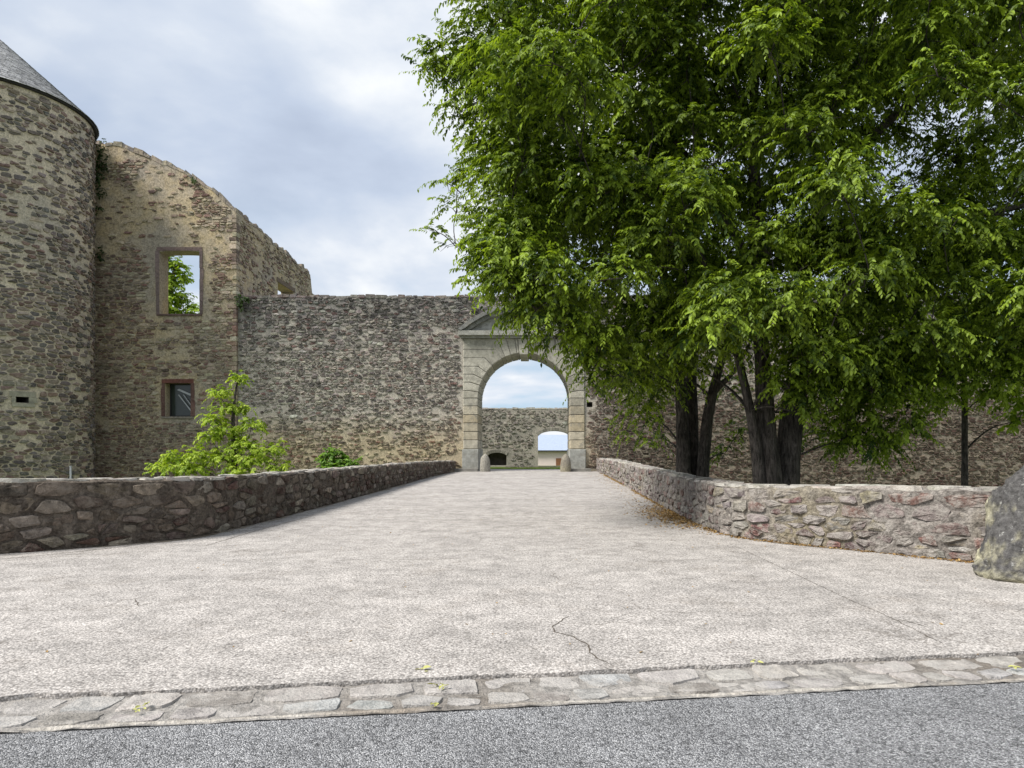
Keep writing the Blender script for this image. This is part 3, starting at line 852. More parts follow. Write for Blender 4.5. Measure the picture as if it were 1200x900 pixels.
# ------------------------------------------------------------------ gateway
def build_gate():
    g = np.random.default_rng(41)
    xc = (GX0 + GX1) / 2; hw = (GX1 - GX0) / 2; Rr = 2.62; zc = 4.30; ztop = 7.75; z0 = gz(40)
    yf, yb = YW - 0.10, YW + 3.0
    root = empty('gateway', (xc, YW, z0), 'tall arched gateway of pale dressed stone under a curved pediment', 'gate')
    def tone(z):
        warm = math.exp(-((z - 2.6) / 1.3) ** 2) * g.uniform(0.2, 1.0)
        a = np.array((0.40, 0.38, 0.32)); b = np.array((0.45, 0.37, 0.24))
        return (a * (1 - warm) + b * warm) * g.uniform(0.78, 1.12)
    def block(poly, name='block', y0=yf, y1=yb, ch=0.03, t=None):
        poly = [(xc + x, z) for x, z in poly]
        m = MB().prism(poly, y0 + g.uniform(0, 0.012), y1, ch)
        c = tone(sum(p[1] for p in poly) / len(poly)) if t is None else t
        return mesh(name, m.v, m.f, M['ashlar'], root, False, np.tile(c, (len(m.v), 1)))
    # core behind the blocks, in two halves plus the crown
    J = 0.018
    n = 24; arc = [(math.cos(math.pi * i / n), math.sin(math.pi * i / n)) for i in range(n + 1)]
    RR = Rr + 0.05
    core = MB()
    for i in range(n):
        a, b = arc[i], arc[i + 1]
        p = [(xc + a[0] * RR, zc + a[1] * RR), (xc + b[0] * RR, zc + b[1] * RR), (xc + b[0] * RR, ztop + .5), (xc + a[0] * RR, ztop + .5)]
        core.prism(p, yf + 0.05, yb - 0.02)
    for s in (-1, 1):
        core.box(*sorted((xc + s * RR, xc + s * (hw - .01))), yf + 0.05, yb - 0.02, z0 - 0.4, ztop + .5)
    core.build('core', M['gutter_bed'], root)
    # courses: pixel rows of the joints on the left pier
    zs = [Z(350 + r / 4.285, YW) for r in (755, 710, 668, 625, 583, 540, 500, 462, 420, 380, 340, 298, 255)] + [ztop]
    rb = Rr + 0.62
    def inner(z):            # x of the opening edge at height z
        return Rr if z <= zc else math.sqrt(max(0, Rr * Rr - (z - zc) ** 2))
    def bend(z):             # joint leaves the horizontal here and turns towards the arch centre
        if z <= zc + 0.05: return None
        return math.sqrt(rb * rb - (z - zc) ** 2) if z - zc < rb * 0.94 else None
    for s in (-1, 1):
        # plinth
        block([(s * (Rr - .03), z0 - .05), (s * (hw + .06), z0 - .05), (s * (hw + .06), zs[0] - J), (s * (Rr - .03), zs[0] - J)], 'plinth', yf - 0.08, yb, 0.03, (0.33, 0.33, 0.30))
        for a, b in zip(zs, zs[1:]):
            ba, bb = bend(a), bend(b)
            poly = [(s * hw, a + J), (s * hw, b - J)]
            if ba is None and a > zc + 1: break
            # upper joint
            if b <= zc + 0.05: poly += [(s * inner(b), b - J)]
            elif bb is not None:
                th = math.atan2(b - zc, bb)
                poly += [(s * bb, b - J), (s * Rr * math.cos(th), zc + Rr * math.sin(th) - J)]
            else:
                th = math.radians(66)
                r_ = (ztop - zc) / math.sin(th)
                poly = [(s * hw, a + J), (s * hw, ztop), (s * r_ * math.cos(th), ztop), (s * Rr * math.cos(th), zc + Rr * math.sin(th))]
            tb = math.pi / 2 if poly[-1][0] == 0 else math.atan2(poly[-1][1] - zc, abs(poly[-1][0]))
            if a <= zc + 0.05:
                ta = math.atan2(a - zc, Rr) if a > zc else None
                if b > zc and ta is not None or b > zc:
                    t0 = 0 if a <= zc else ta
                    for k in (0.66, 0.33): poly.append((s * Rr * math.cos(t0 + (tb - t0) * k), zc + Rr * math.sin(t0 + (tb - t0) * k)))
                poly.append((s * inner(a), a + J))
            else:
                ta = math.atan2(a - zc, ba)
                for k in (0.66, 0.33): poly.append((s * Rr * math.cos(ta + (tb - ta) * k), zc + Rr * math.sin(ta + (tb - ta) * k)))
                poly += [(s * Rr * math.cos(ta), zc + Rr * math.sin(ta) + J), (s * ba, a + J)]
            block(poly)
            if bb is None and b > zc + 1: break
        # radial voussoirs up to the keystone
        ths = [66, 73.5, 81.5]
        ths = [math.radians(t) for t in ths] + [math.pi / 2 - 0.105]
        for a, b in zip(ths, ths[1:]):
            ra, rbb = (ztop - zc) / math.sin(a), (ztop - zc) / math.sin(b); e = 0.005
            m_ = (a + b) / 2
            block([(s * ra * math.cos(a + e), ztop), (s * rbb * math.cos(b - e), ztop), (s * Rr * math.cos(b - e), zc + Rr * math.sin(b - e)),
                   (s * Rr * math.cos(m_), zc + Rr * math.sin(m_)), (s * Rr * math.cos(a + e), zc + Rr * math.sin(a + e))], 'voussoir')
    kt = math.pi / 2 - 0.10; kr = (ztop - zc) / math.sin(kt)
    block([(-kr * math.cos(kt), ztop), (kr * math.cos(kt), ztop), (Rr * math.cos(kt) * .92, zc + Rr - .10), (-Rr * math.cos(kt) * .92, zc + Rr - .10)], 'keystone', yf - 0.05)
    # cornice and segmental pediment
    cw = hw + 0.25
    def slab(name, x0, x1, y0, z_0, z_1):
        mbx = MB().box(x0, x1, y0, YW + 0.2, z_0, z_1)
        return mesh(name, mbx.v, mbx.f, M['ashlar'], root, False, np.tile((0.34, 0.335, 0.30), (8, 1)))
    slab('cornice', xc - cw + .12, xc + cw - .12, yf - 0.16, ztop + .003, ztop + .14)
    for i in range(4):
        a = xc - cw + 2 * cw * i / 4; slab('cornice', a + .006, a + cw / 2 - .006, yf - 0.36, ztop + .143, ztop + .40)
    zb = ztop + .405; Rp = 5.42; c_ = 3.9
    ang = math.asin(cw / Rp)
    tym = MB(); pts = []
    for i in range(17):
        t = -ang + 2 * ang * i / 16; pts.append((xc + (Rp - .4) * math.sin(t), max(zb + .001, zb - c_ + (Rp - .4) * math.cos(t))))
    tym.prism([(pts[0][0], zb)] + pts[1:-1] + [(pts[-1][0], zb)], yf + 0.02, YW + 0.2)
    mesh('tympanum', tym.v, tym.f, M['ashlar'], root, False, np.tile((0.30, 0.30, 0.28), (len(tym.v), 1)))
    N = 8
    for (r0, r1, yo, nm, tn) in ((Rp - .42, Rp - .2, 0.20, 'pediment_moulding', (0.22, 0.22, 0.20)), (Rp - .197, Rp + .02, 0.38, 'pediment_block', (0.20, 0.20, 0.19))):
        for k in range(N):
            t0 = -ang + 2 * ang * k / N + .001; t1 = -ang + 2 * ang * (k + 1) / N - .001; po = []
            for j in range(4):
                t = t0 + (t1 - t0) * j / 3; po.append((xc + r1 * math.sin(t), zb - c_ + r1 * math.cos(t)))
            for j in range(4):
                t = t1 - (t1 - t0) * j / 3; po.append((xc + r0 * math.sin(t), zb - c_ + r0 * math.cos(t)))
            po = [(x, max(z, zb + .002)) for x, z in po]
            mm = MB().prism(po, yf - yo, YW + 0.2, 0.01)
            mesh(nm, mm.v, mm.f, M['ashlar'], root, False, np.tile(np.array(tn) * g.uniform(.85, 1.15), (len(mm.v), 1)))
    # worn step slabs before the piers
    for x0, x1 in ((X(533, 39.4), X(560, 39.4)), (X(668, 39.6), X(692, 39.6))):
        mm = MB().box(x0, x1, 39.15, 39.85, z0 - .1, z0 + .16)
        mesh('step', mm.v, mm.f, M['ashlar'], root, False, np.tile((0.22, 0.21, 0.19), (8, 1)))


build_gate()


# ------------------------------------------------------------------ ruined building
YR = 39.85
pr = F / YR


def surround(parent, name, x0, x1, z0, z1, y, fw, tones, depth, rise=0.0, sill=True):
    """Dressed stone window surround: lintel, jamb stones, sill."""
    w = MB().box(x0 - fw, x1 + fw, y - 0.05, y + 0.22, z1 - rise * 0, z1 + fw * 1.35)
    win = mesh(name, w.v, w.f, M['redstone'], parent, False, np.tile(tones[0], (8, 1)))
    g = np.random.default_rng(int(abs(x0) * 100))
    for (a, b) in ((x0 - fw, x0), (x1, x1 + fw)):
        z = z0
        while z < z1 - 0.01:
            hh = min(g.uniform(0.55, 1.1), z1 - z)
            if z1 - z - hh < 0.25: hh = z1 - z
            m = MB().box(a - (g.uniform(0, .09) if b == x0 else -g.uniform(0, .015)), b + (g.uniform(0, .09) if a == x1 else -g.uniform(0, .015)), y - 0.05 + g.uniform(-.012, .012), y + 0.22, z + .006, z + hh - .006)
            mesh('jamb_stone', m.v, m.f, M['redstone'], win, False, np.tile(np.array(tones[1]) * g.uniform(.8, 1.2), (8, 1)))
            z += hh
    if sill:
        m = MB().box(x0 - fw * .9, x1 + fw * .9, y - 0.09, y + 0.3, z0 - fw * .7, z0 - .004)
        mesh('sill', m.v, m.f, M['redstone'], win, False, np.tile(tones[2], (8, 1)))
    return win


def build_ruin():
    g = np.random.default_rng(51)
    xr = X(277, YR); xl = -30.0
    root = empty('ruined_building', (xr, YR, -2.5), 'roofless ruined stone building with ochre plaster and an empty tall window', 'building')
    prof = [(60, 168), (120, 170), (134, 169), (150, 172), (163, 180), (180, 186), (195, 192), (213, 200), (232, 211), (248, 222), (262, 233), (270, 241), (277, 249)]
    px = [X(a, YR) for a, _ in prof]; pz = [Z(b, YR) for _, b in prof]
    top = lambda u: float(np.interp(u, px, pz)) + 0.13 * n2(u, 2, 1.6) + 0.10 * n2(u, 5, 4)
    up = (X(187, YR), X(234, YR), Z(368, YR), Z(294, YR), 0.10)
    lo = (X(193.5, YR), X(223.5, YR), Z(488, YR), Z(449, YR), 0.0)
    plane = lambda u, z, d: (u, YR - d, z)
    mp = lambda U, V, D: np.stack([U, YR - D, V], 1)
    wall_core('front_wall', xl, xr, -2.6, top, [lo, up], plane, 0.95, M['mortar_ruin'], root)
    seeds = row_seeds(xl + 4, xr, -1.6, 19, 0.37, 0.15, g, 0.30, 0.45, None, 0.2)
    base = pal((3, (0.26, 0.205, 0.165)), (3, (0.165, 0.125, 0.108)), (4, (0.34, 0.28, 0.215)), (3, (0.23, 0.145, 0.122)), (3, (0.42, 0.36, 0.275)), var=.28)
    def keep(u, v, c):
        t = min(top(a) for a in c[:, 0])
        if c[:, 1].max() > t + 0.0 or c[:, 0].max() > xr - .02 or u < -26.2: return False
        for h, m in ((up, .42), (lo, .25)):
            if c[:, 0].max() > h[0] - m and c[:, 0].min() < h[1] + m and c[:, 1].max() > h[2] - .25 and c[:, 1].min() < h[3] + m: return False
        # plaster still hides the stones in the upper left and in patches
        k = n2(u, v, 0.30, 2.0) + 0.5 * n2(u, v, 0.9, 9.0)
        if v > 12.5: k += 0.28
        if v > 15: k += 0.25
        if u < X(172, YR) and v > 8: k += 0.22
        if abs(u - X(200, YR)) < 1.0 and abs(v - Z(405, YR)) < 0.9: k += 0.9
        if v < 7: k -= 0.12
        return k < 0.38 or g.random() < 0.16
    masonry(root, mp, seeds, 0.37, 0.15, 0.02, 0.05, keep, base, M['stone_ruin'], g, 260, lambda a, b: 1.0 if a > 118 else 0.2)
    crest_stones(root, X(112, YR), xr - .05, top, plane, 0.95, 0.40, 0.22, pal((1, (0.22, 0.19, 0.16)), (1, (0.17, 0.15, 0.14))), M['stone_ruin'], g)
    # corner stones
    zq = -1.0; kq = 0
    while zq < top(xr - .2) - .25:
        hq = g.uniform(.18, .34); wq = g.uniform(.3, .6) if kq % 2 else g.uniform(.2, .34); dq = g.uniform(.2, .34) if kq % 2 else g.uniform(.3, .55)
        if g.random() < .85:
            mq = MB().prism([(xr - wq, zq + .012), (xr + .035, zq + g.uniform(0, .03)), (xr + .03, zq + hq - .012), (xr - wq + g.uniform(-.04, .04), zq + hq - g.uniform(.01, .04))], YR - .04 - g.uniform(0, .02), YR + dq, .02)
            mesh('corner_stone', mq.v, mq.f, M['stone_ruin'], root, False, np.tile(base(0, zq, g), (len(mq.v), 1)))
        zq += hq; kq += 1
    # return wall running back from the corner
    pts = [(YR + .95, 14.95), (42.5, 15.05), (44, 14.95), (46, 14.75), (48, 14.85), (50, 14.6), (51.6, 14.75), (52.9, 14.5), (53.0, 13.2), (54.6, 13.1)]
    top2 = lambda u: float(np.interp(u, [a for a, _ in pts], [b for _, b in pts])) + 0.13 * n2(u, 8, 1.6)
    side = lambda u, z, d: (xr + d, u, z)
    mp2 = lambda U, V, D: np.stack([xr + D, U, V], 1)
    wall_core('return_wall', YR + 0.953, 54.6, -2.6, top2, [(46.2, 49.2, 9.6, 12.45, 0.0)], side, 0.9, M['mortar_ruin'], root)
    seeds = row_seeds(YR, 54.6, 8.5, 15, 0.38, 0.16, g, 0.30, 0.45, None, 0.2)
    masonry(root, mp2, seeds, 0.38, 0.16, 0.02, 0.05,
            lambda u, v, c: YR + .1 < c[:, 0].min() and c[:, 1].max() < min(top2(a) for a in c[:, 0]) and not (46.0 < c[:, 0].max() and c[:, 0].min() < 49.4 and v < 12.7) and g.random() < (.35 if n2(u, v, .5, 4) > 0 else .9) and c[:, 0].max() < 54.5,
            base, M['stone_ruin'], g, 40, None)
    crest_stones(root, YR + 1.0, 54.5, top2, side, 0.9, 0.42, 0.22, pal((1, (0.22, 0.19, 0.16))), M['stone_ruin'], g)
    m = MB().box(xr - .85, xr + .04, 46.0, 49.4, 12.46, 12.75)
    mesh('lintel', m.v, m.f, M['redstone'], root, False, np.tile((0.17, 0.13, 0.10), (8, 1)))
    # window dressings
    surround(root, 'window', up[0], up[1], up[2], up[3], YR, 0.15, ((0.20, 0.145, 0.135), (0.19, 0.145, 0.14), (0.16, 0.11, 0.10)), .9)
    w = surround(root, 'window', lo[0], lo[1], lo[2], lo[3], YR, 0.17, ((0.17, 0.075, 0.06), (0.16, 0.095, 0.082), (0.25, 0.22, 0.19)), .9)
    # leaded casement set back in the small window, standing ajar
    y = YR + 0.55; x0, x1, z0, z1 = lo[:4]
    fr = MB()
    for a, b, c, d in ((x0, x0 + .07, z0, z1), (x1 - .07, x1, z0, z1), (x0 + .07, x1 - .07, z0, z0 + .07), (x0 + .07, x1 - .07, z1 - .07, z1)):
        fr.box(a, b, y - .04, y + .04, c, d)
    fo = fr.build('window_frame', M['dark_wood'], w)
    MB().box(x0 + .07, x1 - .07, y + .0, y + .012, z0 + .07, z1 - .07).build('pane', M['glass'], w)
    xm = x0 + (x1 - x0) * .30
    MB().prism([(xm, z1 - .35), (xm + .12, z1 - .28), (x1 - .12, z1 - .62), (x1 - .1, z1 - .72), (x1 - .3, z1 - .66)], y - .09, y - .05).build('slanting_bar', M['metal'], w)
    MB().prism([(xm + .05, z1 - .62), (xm + .13, z1 - .62), (x1 - .12, z1 - 1.62), (x1 - .2, z1 - 1.62)], y - .09, y - .05).build('slanting_bar', M['metal'], w)
    MB().prism([(xm + .35, z1 - .62), (xm + .40, z1 - .62), (x1 - .12, z1 - 1.32), (x1 - .16, z1 - 1.35)], y - .09, y - .05).build('slanting_bar', M['metal'], w)


build_ruin()


# ------------------------------------------------------------------ round tower
TC, TR, TZ = (-28.1, 36.2), 4.34, 18.87


def build_tower():
    g = np.random.default_rng(61)
    root = empty('round_tower', (TC[0], TC[1], -2.5), 'round rubble stone tower with a grey slate cone roof', 'tower')
    # angle 0 points at the camera
    a0 = math.atan2(-TC[1], -TC[0])
    def mp(U, V, D):
        th = a0 + np.asarray(U) / TR; r = TR + np.asarray(D)
        return np.stack([TC[0] + np.cos(th) * r, TC[1] + np.sin(th) * r, np.asarray(V) + 0 * th], 1)
    # slit: where the ray through (26, 468) meets the drum
    dx, dy = X(26, 1.0), 1.0
    A = dx * dx + dy * dy; B = -2 * (dx * TC[0] + dy * TC[1]); C = TC[0] ** 2 + TC[1] ** 2 - TR ** 2
    t = (-B - math.sqrt(B * B - 4 * A * C)) / (2 * A)
    su = ((math.atan2(dy * t - TC[1], dx * t - TC[0]) - a0 + math.pi) % (2 * math.pi) - math.pi) * TR
    sz = Z(468.5, t); hw, hh = 0.26, 0.14
    us = sorted(set([su - hw, su + hw] + [TR * math.pi * (-1 + 2 * i / 96) for i in range(97)]))
    zs = sorted(set([-2.6, sz - hh, sz + hh, TZ] + list(np.arange(-2, TZ, 1.0))))
    v = []; f = []
    for z in zs: v += [tuple(p) for p in mp(us, [z] * len(us), [0] * len(us))]
    n = len(us)
    for j in range(len(zs) - 1):
        for i in range(n - 1):
            if us[i] >= su - hw - 1e-6 and us[i + 1] <= su + hw + 1e-6 and zs[j] >= sz - hh - 1e-6 and zs[j + 1] <= sz + hh + 1e-6: continue
            f.append((j * n + i, j * n + i + 1, (j + 1) * n + i + 1, (j + 1) * n + i))
    mesh('wall', v, f, M['mortar_tower'], root, True)
    # slit: recess and pale dressed surround
    c = [(su - hw, sz - hh), (su + hw, sz - hh), (su + hw, sz + hh), (su - hw, sz + hh)]
    o = list(mp([p[0] for p in c], [p[1] for p in c], [0] * 4)) + list(mp([su - hw * .6, su + hw * .6] * 1 + [su + hw * .6, su - hw * .6], [p[1] for p in c], [-1.2] * 4))
    slit = mesh('slit_window', o, [(0, 1, 5, 4), (1, 2, 6, 5), (2, 3, 7, 6), (3, 0, 4, 7), (4, 5, 6, 7)], M['dark_void'], root)
    for (ua, ub, za, zb) in ((su - .5, su + .55, sz + hh, sz + hh + .26), (su - .42, su - hw, sz - hh, sz + hh - .01), (su + hw, su + .6, sz - hh, sz + hh - .01), (su - .4, su + .5, sz - hh - .2, sz - hh - .01)):
        pts = list(mp([ua, ub, ub, ua], [za, za, zb, zb], [.06] * 4)) + list(mp([ua, ub, ub, ua], [za, za, zb, zb], [-.1] * 4))
        mesh('surround_stone', pts, [(0, 1, 2, 3), (0, 4, 5, 1), (1, 5, 6, 2), (2, 6, 7, 3), (3, 7, 4, 0)], M['ashlar'], slit, False, np.tile(np.array((0.38, 0.355, 0.28)) * g.uniform(.85, 1.1), (8, 1)))
    seeds = row_seeds(-TR * 2.0, TR * 2.0, -1.5, TZ, 0.40, 0.18, g, 0.30, 0.5, None, 0.2)
    base = pal((4, (0.14, 0.125, 0.117)), (3, (0.205, 0.175, 0.157)), (3, (0.21, 0.15, 0.127)), (4, (0.31, 0.26, 0.213)), var=.28)
    def keep(u, v, cc):
        if cc[:, 1].max() > TZ - .12: return False
        if abs(u - su) < .8 and abs(v - sz) < .52: return False
        k = n2(u, v, 0.28, 3.0)
        sparse = 0.30 if v > 10 else 0.10
        return g.random() > sparse + k * 0.35
    masonry(root, mp, seeds, 0.40, 0.18, 0.024, 0.06, keep, base, M['stone_tower'], g, 300, lambda a, b: 1.0 if a < 118 else 0.2)
    # eaves board and slate cone
    ER, H = TR + 0.2, 4.0
    m = MB(); N = 72; v = []
    for i in range(N):
        th = 2 * math.pi * i / N; c_, s_ = math.cos(th), math.sin(th)
        for r, z in ((TR - .1, TZ - .09), (ER - .05, TZ - .09), (ER - .02, TZ - .02), (TR - .1, TZ + .05)): v.append((TC[0] + c_ * r, TC[1] + s_ * r, z))
    f = []
    for i in range(N):
        j = (i + 1) % N
        f += [(4 * i + k, 4 * j + k, 4 * j + k + 1, 4 * i + k + 1) for k in range(3)]
    mesh('eaves_board', v, f, M['dark_wood'], root)
    rows = 34; V = []; Fc = []; Cc = []
    slope = math.hypot(ER, H)
    for k in range(rows):
        t0, t1 = k / rows, min(1, (k + 1.35) / rows)
        r0, r1 = ER * (1 - t0) + .05, ER * (1 - t1) + .012; z0, z1 = TZ + H * t0, TZ + H * t1
        n = max(8, int(2 * math.pi * r0 / 0.27)); off = g.uniform(0, 1)
        for i in range(n):
            a, b = 2 * math.pi * (i + off + .02) / n, 2 * math.pi * (i + off + .98) / n
            li = g.uniform(0, .02); b0 = len(V)
            for r, z, th in ((r0 + li, z0, a), (r0 + li, z0, b), (r1, z1, b), (r1, z1, a), (r0 + li - .02, z0 - .02, a), (r0 + li - .02, z0 - .02, b)):
                V.append((TC[0] + math.cos(th) * r, TC[1] + math.sin(th) * r, z))
            Fc += [(b0, b0 + 1, b0 + 2, b0 + 3), (b0 + 4, b0 + 5, b0 + 1, b0)]
            Cc += [np.array((0.31, 0.31, 0.315)) * g.uniform(.65, 1.35)] * 6
    cone = MB(); ring = [(TC[0] + math.cos(2 * math.pi * i / N) * ER, TC[1] + math.sin(2 * math.pi * i / N) * ER, TZ) for i in range(N)]
    cone.add(ring + [(TC[0], TC[1], TZ + H)], [(i, (i + 1) % N, N) for i in range(N)])
    roof = cone.build('roof', M['dark_wood'], root)
    s = mesh('slates', V, Fc, M['slate'], roof, False, np.array(Cc)); s['kind'] = 'stuff'


build_tower()


# ------------------------------------------------------------------ courtyard wall, house beyond
def build_yard():
    g = np.random.default_rng(71); Y = 60.0
    root = empty('courtyard_wall', (0, Y, -0.2), 'lower grey rubble wall with an arched doorway seen through the gate', 'wall')
    top = lambda u: Z(478.5, Y) + 0.05 * n2(u, 1, 1.1)
    door = (X(630.5, Y), X(668, Y), -0.6, Z(505, Y), 0.55)
    niche = (X(571.5, Y), X(593.5, Y), -0.02, Z(530.5, Y), 0.30)
    plane = lambda u, z, d: (u, Y - d, z)
    wall_core('core', -22, 24, -2.6, top, [door, niche], plane, 0.9, M['mortar_yard'], root)
    MB().box(niche[0] - .1, niche[1] + .1, Y + .62, Y + .7, -.4, niche[3] + .1).build('niche_back', M['dark_void'], root)
    seeds = row_seeds(-7, 7, -.4, 5, 0.42, 0.24, g)
    def keep(u, v, c):
        if c[:, 1].max() > top(u): return False
        for h in (door, niche):
            if c[:, 0].max() > h[0] - .25 and c[:, 0].min() < h[1] + .25 and c[:, 1].min() < h[3] + .25 and c[:, 1].max() > h[2]: return False
        return g.random() < .85
    masonry(root, lambda U, V, D: np.stack([U, Y - D, V], 1), seeds, 0.42, 0.24, 0.04, 0.05, keep,
            pal((3, (0.15, 0.135, 0.12)), (3, (0.21, 0.19, 0.165)), (2, (0.29, 0.27, 0.23))), M['stone_yard'], g, 0)
    # arch stones round the doorway and over the niche
    for h, nm, k in ((door, 'arch_stone', 11), (niche, 'arch_stone', 9)):
        xm = (h[0] + h[1]) / 2; w = (h[1] - h[0]) / 2
        for i in range(k):
            t0, t1 = -1 + 2 * i / k + .01, -1 + 2 * (i + 1) / k - .01
            hd = lambda t: h[3] - h[4] + h[4] * math.sqrt(max(0, 1 - t * t * .96))
            po = [(xm + t0 * w, hd(t0)), (xm + t1 * w, hd(t1)), (xm + t1 * (w + .16), hd(t1) + .27), (xm + t0 * (w + .16), hd(t0) + .27)]
            m = MB().prism(po, Y - .05, Y + .3, .01)
            mesh(nm, m.v, m.f, M['ashlar'], root, False, np.tile(np.array((0.25, 0.235, 0.20)) * g.uniform(.7, 1.2), (len(m.v), 1)))
    crest_stones(root, -9, 9, top, plane, .9, .6, .08, pal((1, (0.28, 0.26, 0.22))), M['stone_yard'], g)
    # low kerb of stones before the lawn
    kr = empty('stone_edging', (0, 52, 0), 'low dark stone edging across the yard behind the gate', 'edging')
    x = X(592, 52)
    while x < X(658, 52):
        w = g.uniform(.35, .7); zt = Z(546.8, 52)
        m = MB().box(x + .01, x + w - .01, 52 + g.uniform(-.03, .03), 52.3, zt - .5, zt + g.uniform(-.03, .03))
        mesh('edging_stone', m.v, m.f, M['stone_dark'], kr, False, np.tile(np.array((0.16, 0.15, 0.12)) * g.uniform(.8, 1.3), (8, 1)))
        x += w
    # house down the slope
    Yh = 95.0
    h = empty('house', (2, Yh, -2.6), 'pink rendered house with a pale blue-grey roof beyond the arched doorway', 'house')
    ze, zr = Z(527, Yh), Z(509.5, Yh + 5)
    MB().box(-7, 13, Yh, Yh + 10, -2.8, ze).build('wall', M['render_pink'], h)
    m = MB(); z_ = ze - .12
    m.add([(-7.4, Yh - .45, z_), (13.4, Yh - .45, z_), (13.4, Yh + 5, zr), (-7.4, Yh + 5, zr), (-7.4, Yh + 10.45, z_), (13.4, Yh + 10.45, z_)], [(0, 1, 2, 3), (3, 2, 5, 4), (0, 3, 4), (1, 5, 2), (0, 4, 5, 1)])
    m.build('roof', M['house_roof'], h)
    MB().box(-7.4, 13.4, Yh - .55, Yh - .451, z_ - .12, z_ + .04).build('gutter', M['dark_wood'], h)
    MB().box(X(651.5, Yh), X(660, Yh), Yh - .06, Yh - .003, -2.6, Z(537, Yh)).build('door', M['brown_wood'], h)


build_yard()


# ------------------------------------------------------------------ foliage
def leaf_mesh(name, Pp, D, N, L, W, C, mat, parent=None):
    n = len(Pp)
    D = D / np.linalg.norm(D, axis=1)[:, None]
    S = np.cross(D, N); S /= (np.linalg.norm(S, axis=1)[:, None] + 1e-9); N2 = np.cross(S, D)
    V = np.empty((n, 6, 3), np.float32); l = L[:, None]; w = W[:, None]
    V[:, 0] = Pp
    V[:, 1] = Pp + D * l * .28 + S * w * .46 + N2 * w * .16
    V[:, 2] = Pp + D * l * .66 + S * w * .40 + N2 * w * .10 - N2 * l * .03
    V[:, 3] = Pp + D * l - N2 * l * .14
    V[:, 4] = Pp + D * l * .66 - S * w * .40 + N2 * w * .10 - N2 * l * .03
    V[:, 5] = Pp + D * l * .28 - S * w * .46 + N2 * w * .16
    me = bpy.data.meshes.new(name)
    me.vertices.add(n * 6); me.vertices.foreach_set('co', V.ravel())
    idx = (np.arange(n)[:, None] * 6 + np.array([0, 1, 2, 3, 0, 3, 4, 5])[None]).astype(np.int32)
    me.loops.add(n * 8); me.loops.foreach_set('vertex_index', idx.ravel())
    me.polygons.add(n * 2); me.polygons.foreach_set('loop_start', np.arange(0, n * 8, 4, dtype=np.int32))
    me.update(calc_edges=True)
    a = me.color_attributes.new('tone', 'FLOAT_COLOR', 'POINT')
    c = np.ones((n, 6, 4), np.float32); c[:, :, :3] = C[:, None, :]
    a.data.foreach_set('color', c.ravel())
    return link(name, me, mat, parent)


def sprays(origin, direc, g, nl, twig, leafL, droop, c0, c1, ratio=0.5):
    """Leaves set alternately along drooping twigs. Returns arrays for leaf_mesh."""
    m = len(origin); d = direc / np.linalg.norm(direc, axis=1)[:, None]
    t = (np.arange(nl) + .5) / nl
    tl = twig * g.uniform(.6, 1.3, m)
    Pp = origin[:, None] + d[:, None] * (t[None, :, None] * tl[:, None, None])
    dr = droop * g.uniform(.3, 1.6, (m, 1))
    Pp[:, :, 2] -= dr * tl[:, None] * t[None] ** 2
    tang = d[:, None] + np.array([0, 0, -1.0]) * (2 * dr * t[None])[:, :, None]
    tang = tang / np.linalg.norm(tang, axis=2)[:, :, None]
    side = np.cross(tang, np.array([0, 0, 1.0])); side /= np.linalg.norm(side, axis=2)[:, :, None] + 1e-6
    sg = np.where(np.arange(nl) % 2 == 0, 1, -1)[None, :, None]
    D = tang * g.uniform(.4, .9, (m, nl, 1)) + side * sg * g.uniform(.5, 1.0, (m, nl, 1)) + np.array([0, 0, -1.0]) * g.uniform(.15, .75, (m, nl, 1)) + g.normal(0, .18, (m, nl, 3))
    N = np.array([0, 0, 1.0]) + d[:, None] * .55 + g.normal(0, .33, (m, nl, 3))
    k = np.clip(g.normal(.5, .26, (m, 1)) + g.normal(0, .2, (m, nl)) + np.linspace(-.18, .18, nl)[None], 0, 1)[:, :, None]
    Cc = (np.array(c0) * (1 - k) + np.array(c1) * k) * g.uniform(.8, 1.2, (m, nl, 1))
    L = leafL * g.uniform(.75, 1.25, (m, 1)) * g.uniform(.55, 1.25, (m, nl)); 
    r = lambda a: a.reshape(-1, a.shape[-1])
    return r(Pp), r(D), r(N), L.ravel(), L.ravel() * ratio * g.uniform(.85, 1.15, m * nl), r(Cc)


def clump_sprays(clumps, g, dens):
    """clumps: (centre, radius, flatness, density). Sprays mostly on the outer, upper shell, hanging over the edge."""
    O = []; Dr = []
    for c, r, fl, de in clumps:
        n = max(3, int(dens * de * r * r))
        d = g.normal(0, 1, (n, 3)); d /= np.linalg.norm(d, axis=1)[:, None]
        d[:, 2] = np.where(d[:, 2] < -.35, -d[:, 2] * .6, d[:, 2])
        rr = r * g.uniform(.1, 1.15, n) ** .7
        lump = np.array([1 + .35 * mnoise.noise(Vector((v[0] * 2.1 + c[0], v[1] * 2.1 + c[1], v[2] * 2.1 + c[2]))) for v in d])
        o = np.array(c) + d * (rr * lump)[:, None] * np.array([1, 1, fl])
        O.append(o); di = d * np.array([1, 1, .45]) + np.array([0, 0, .08]) + g.normal(0, .5, (n, 3)); Dr.append(di)
    return np.concatenate(O), np.concatenate(Dr)


def cat(*arrs): return [np.concatenate(x) for x in zip(*arrs)]


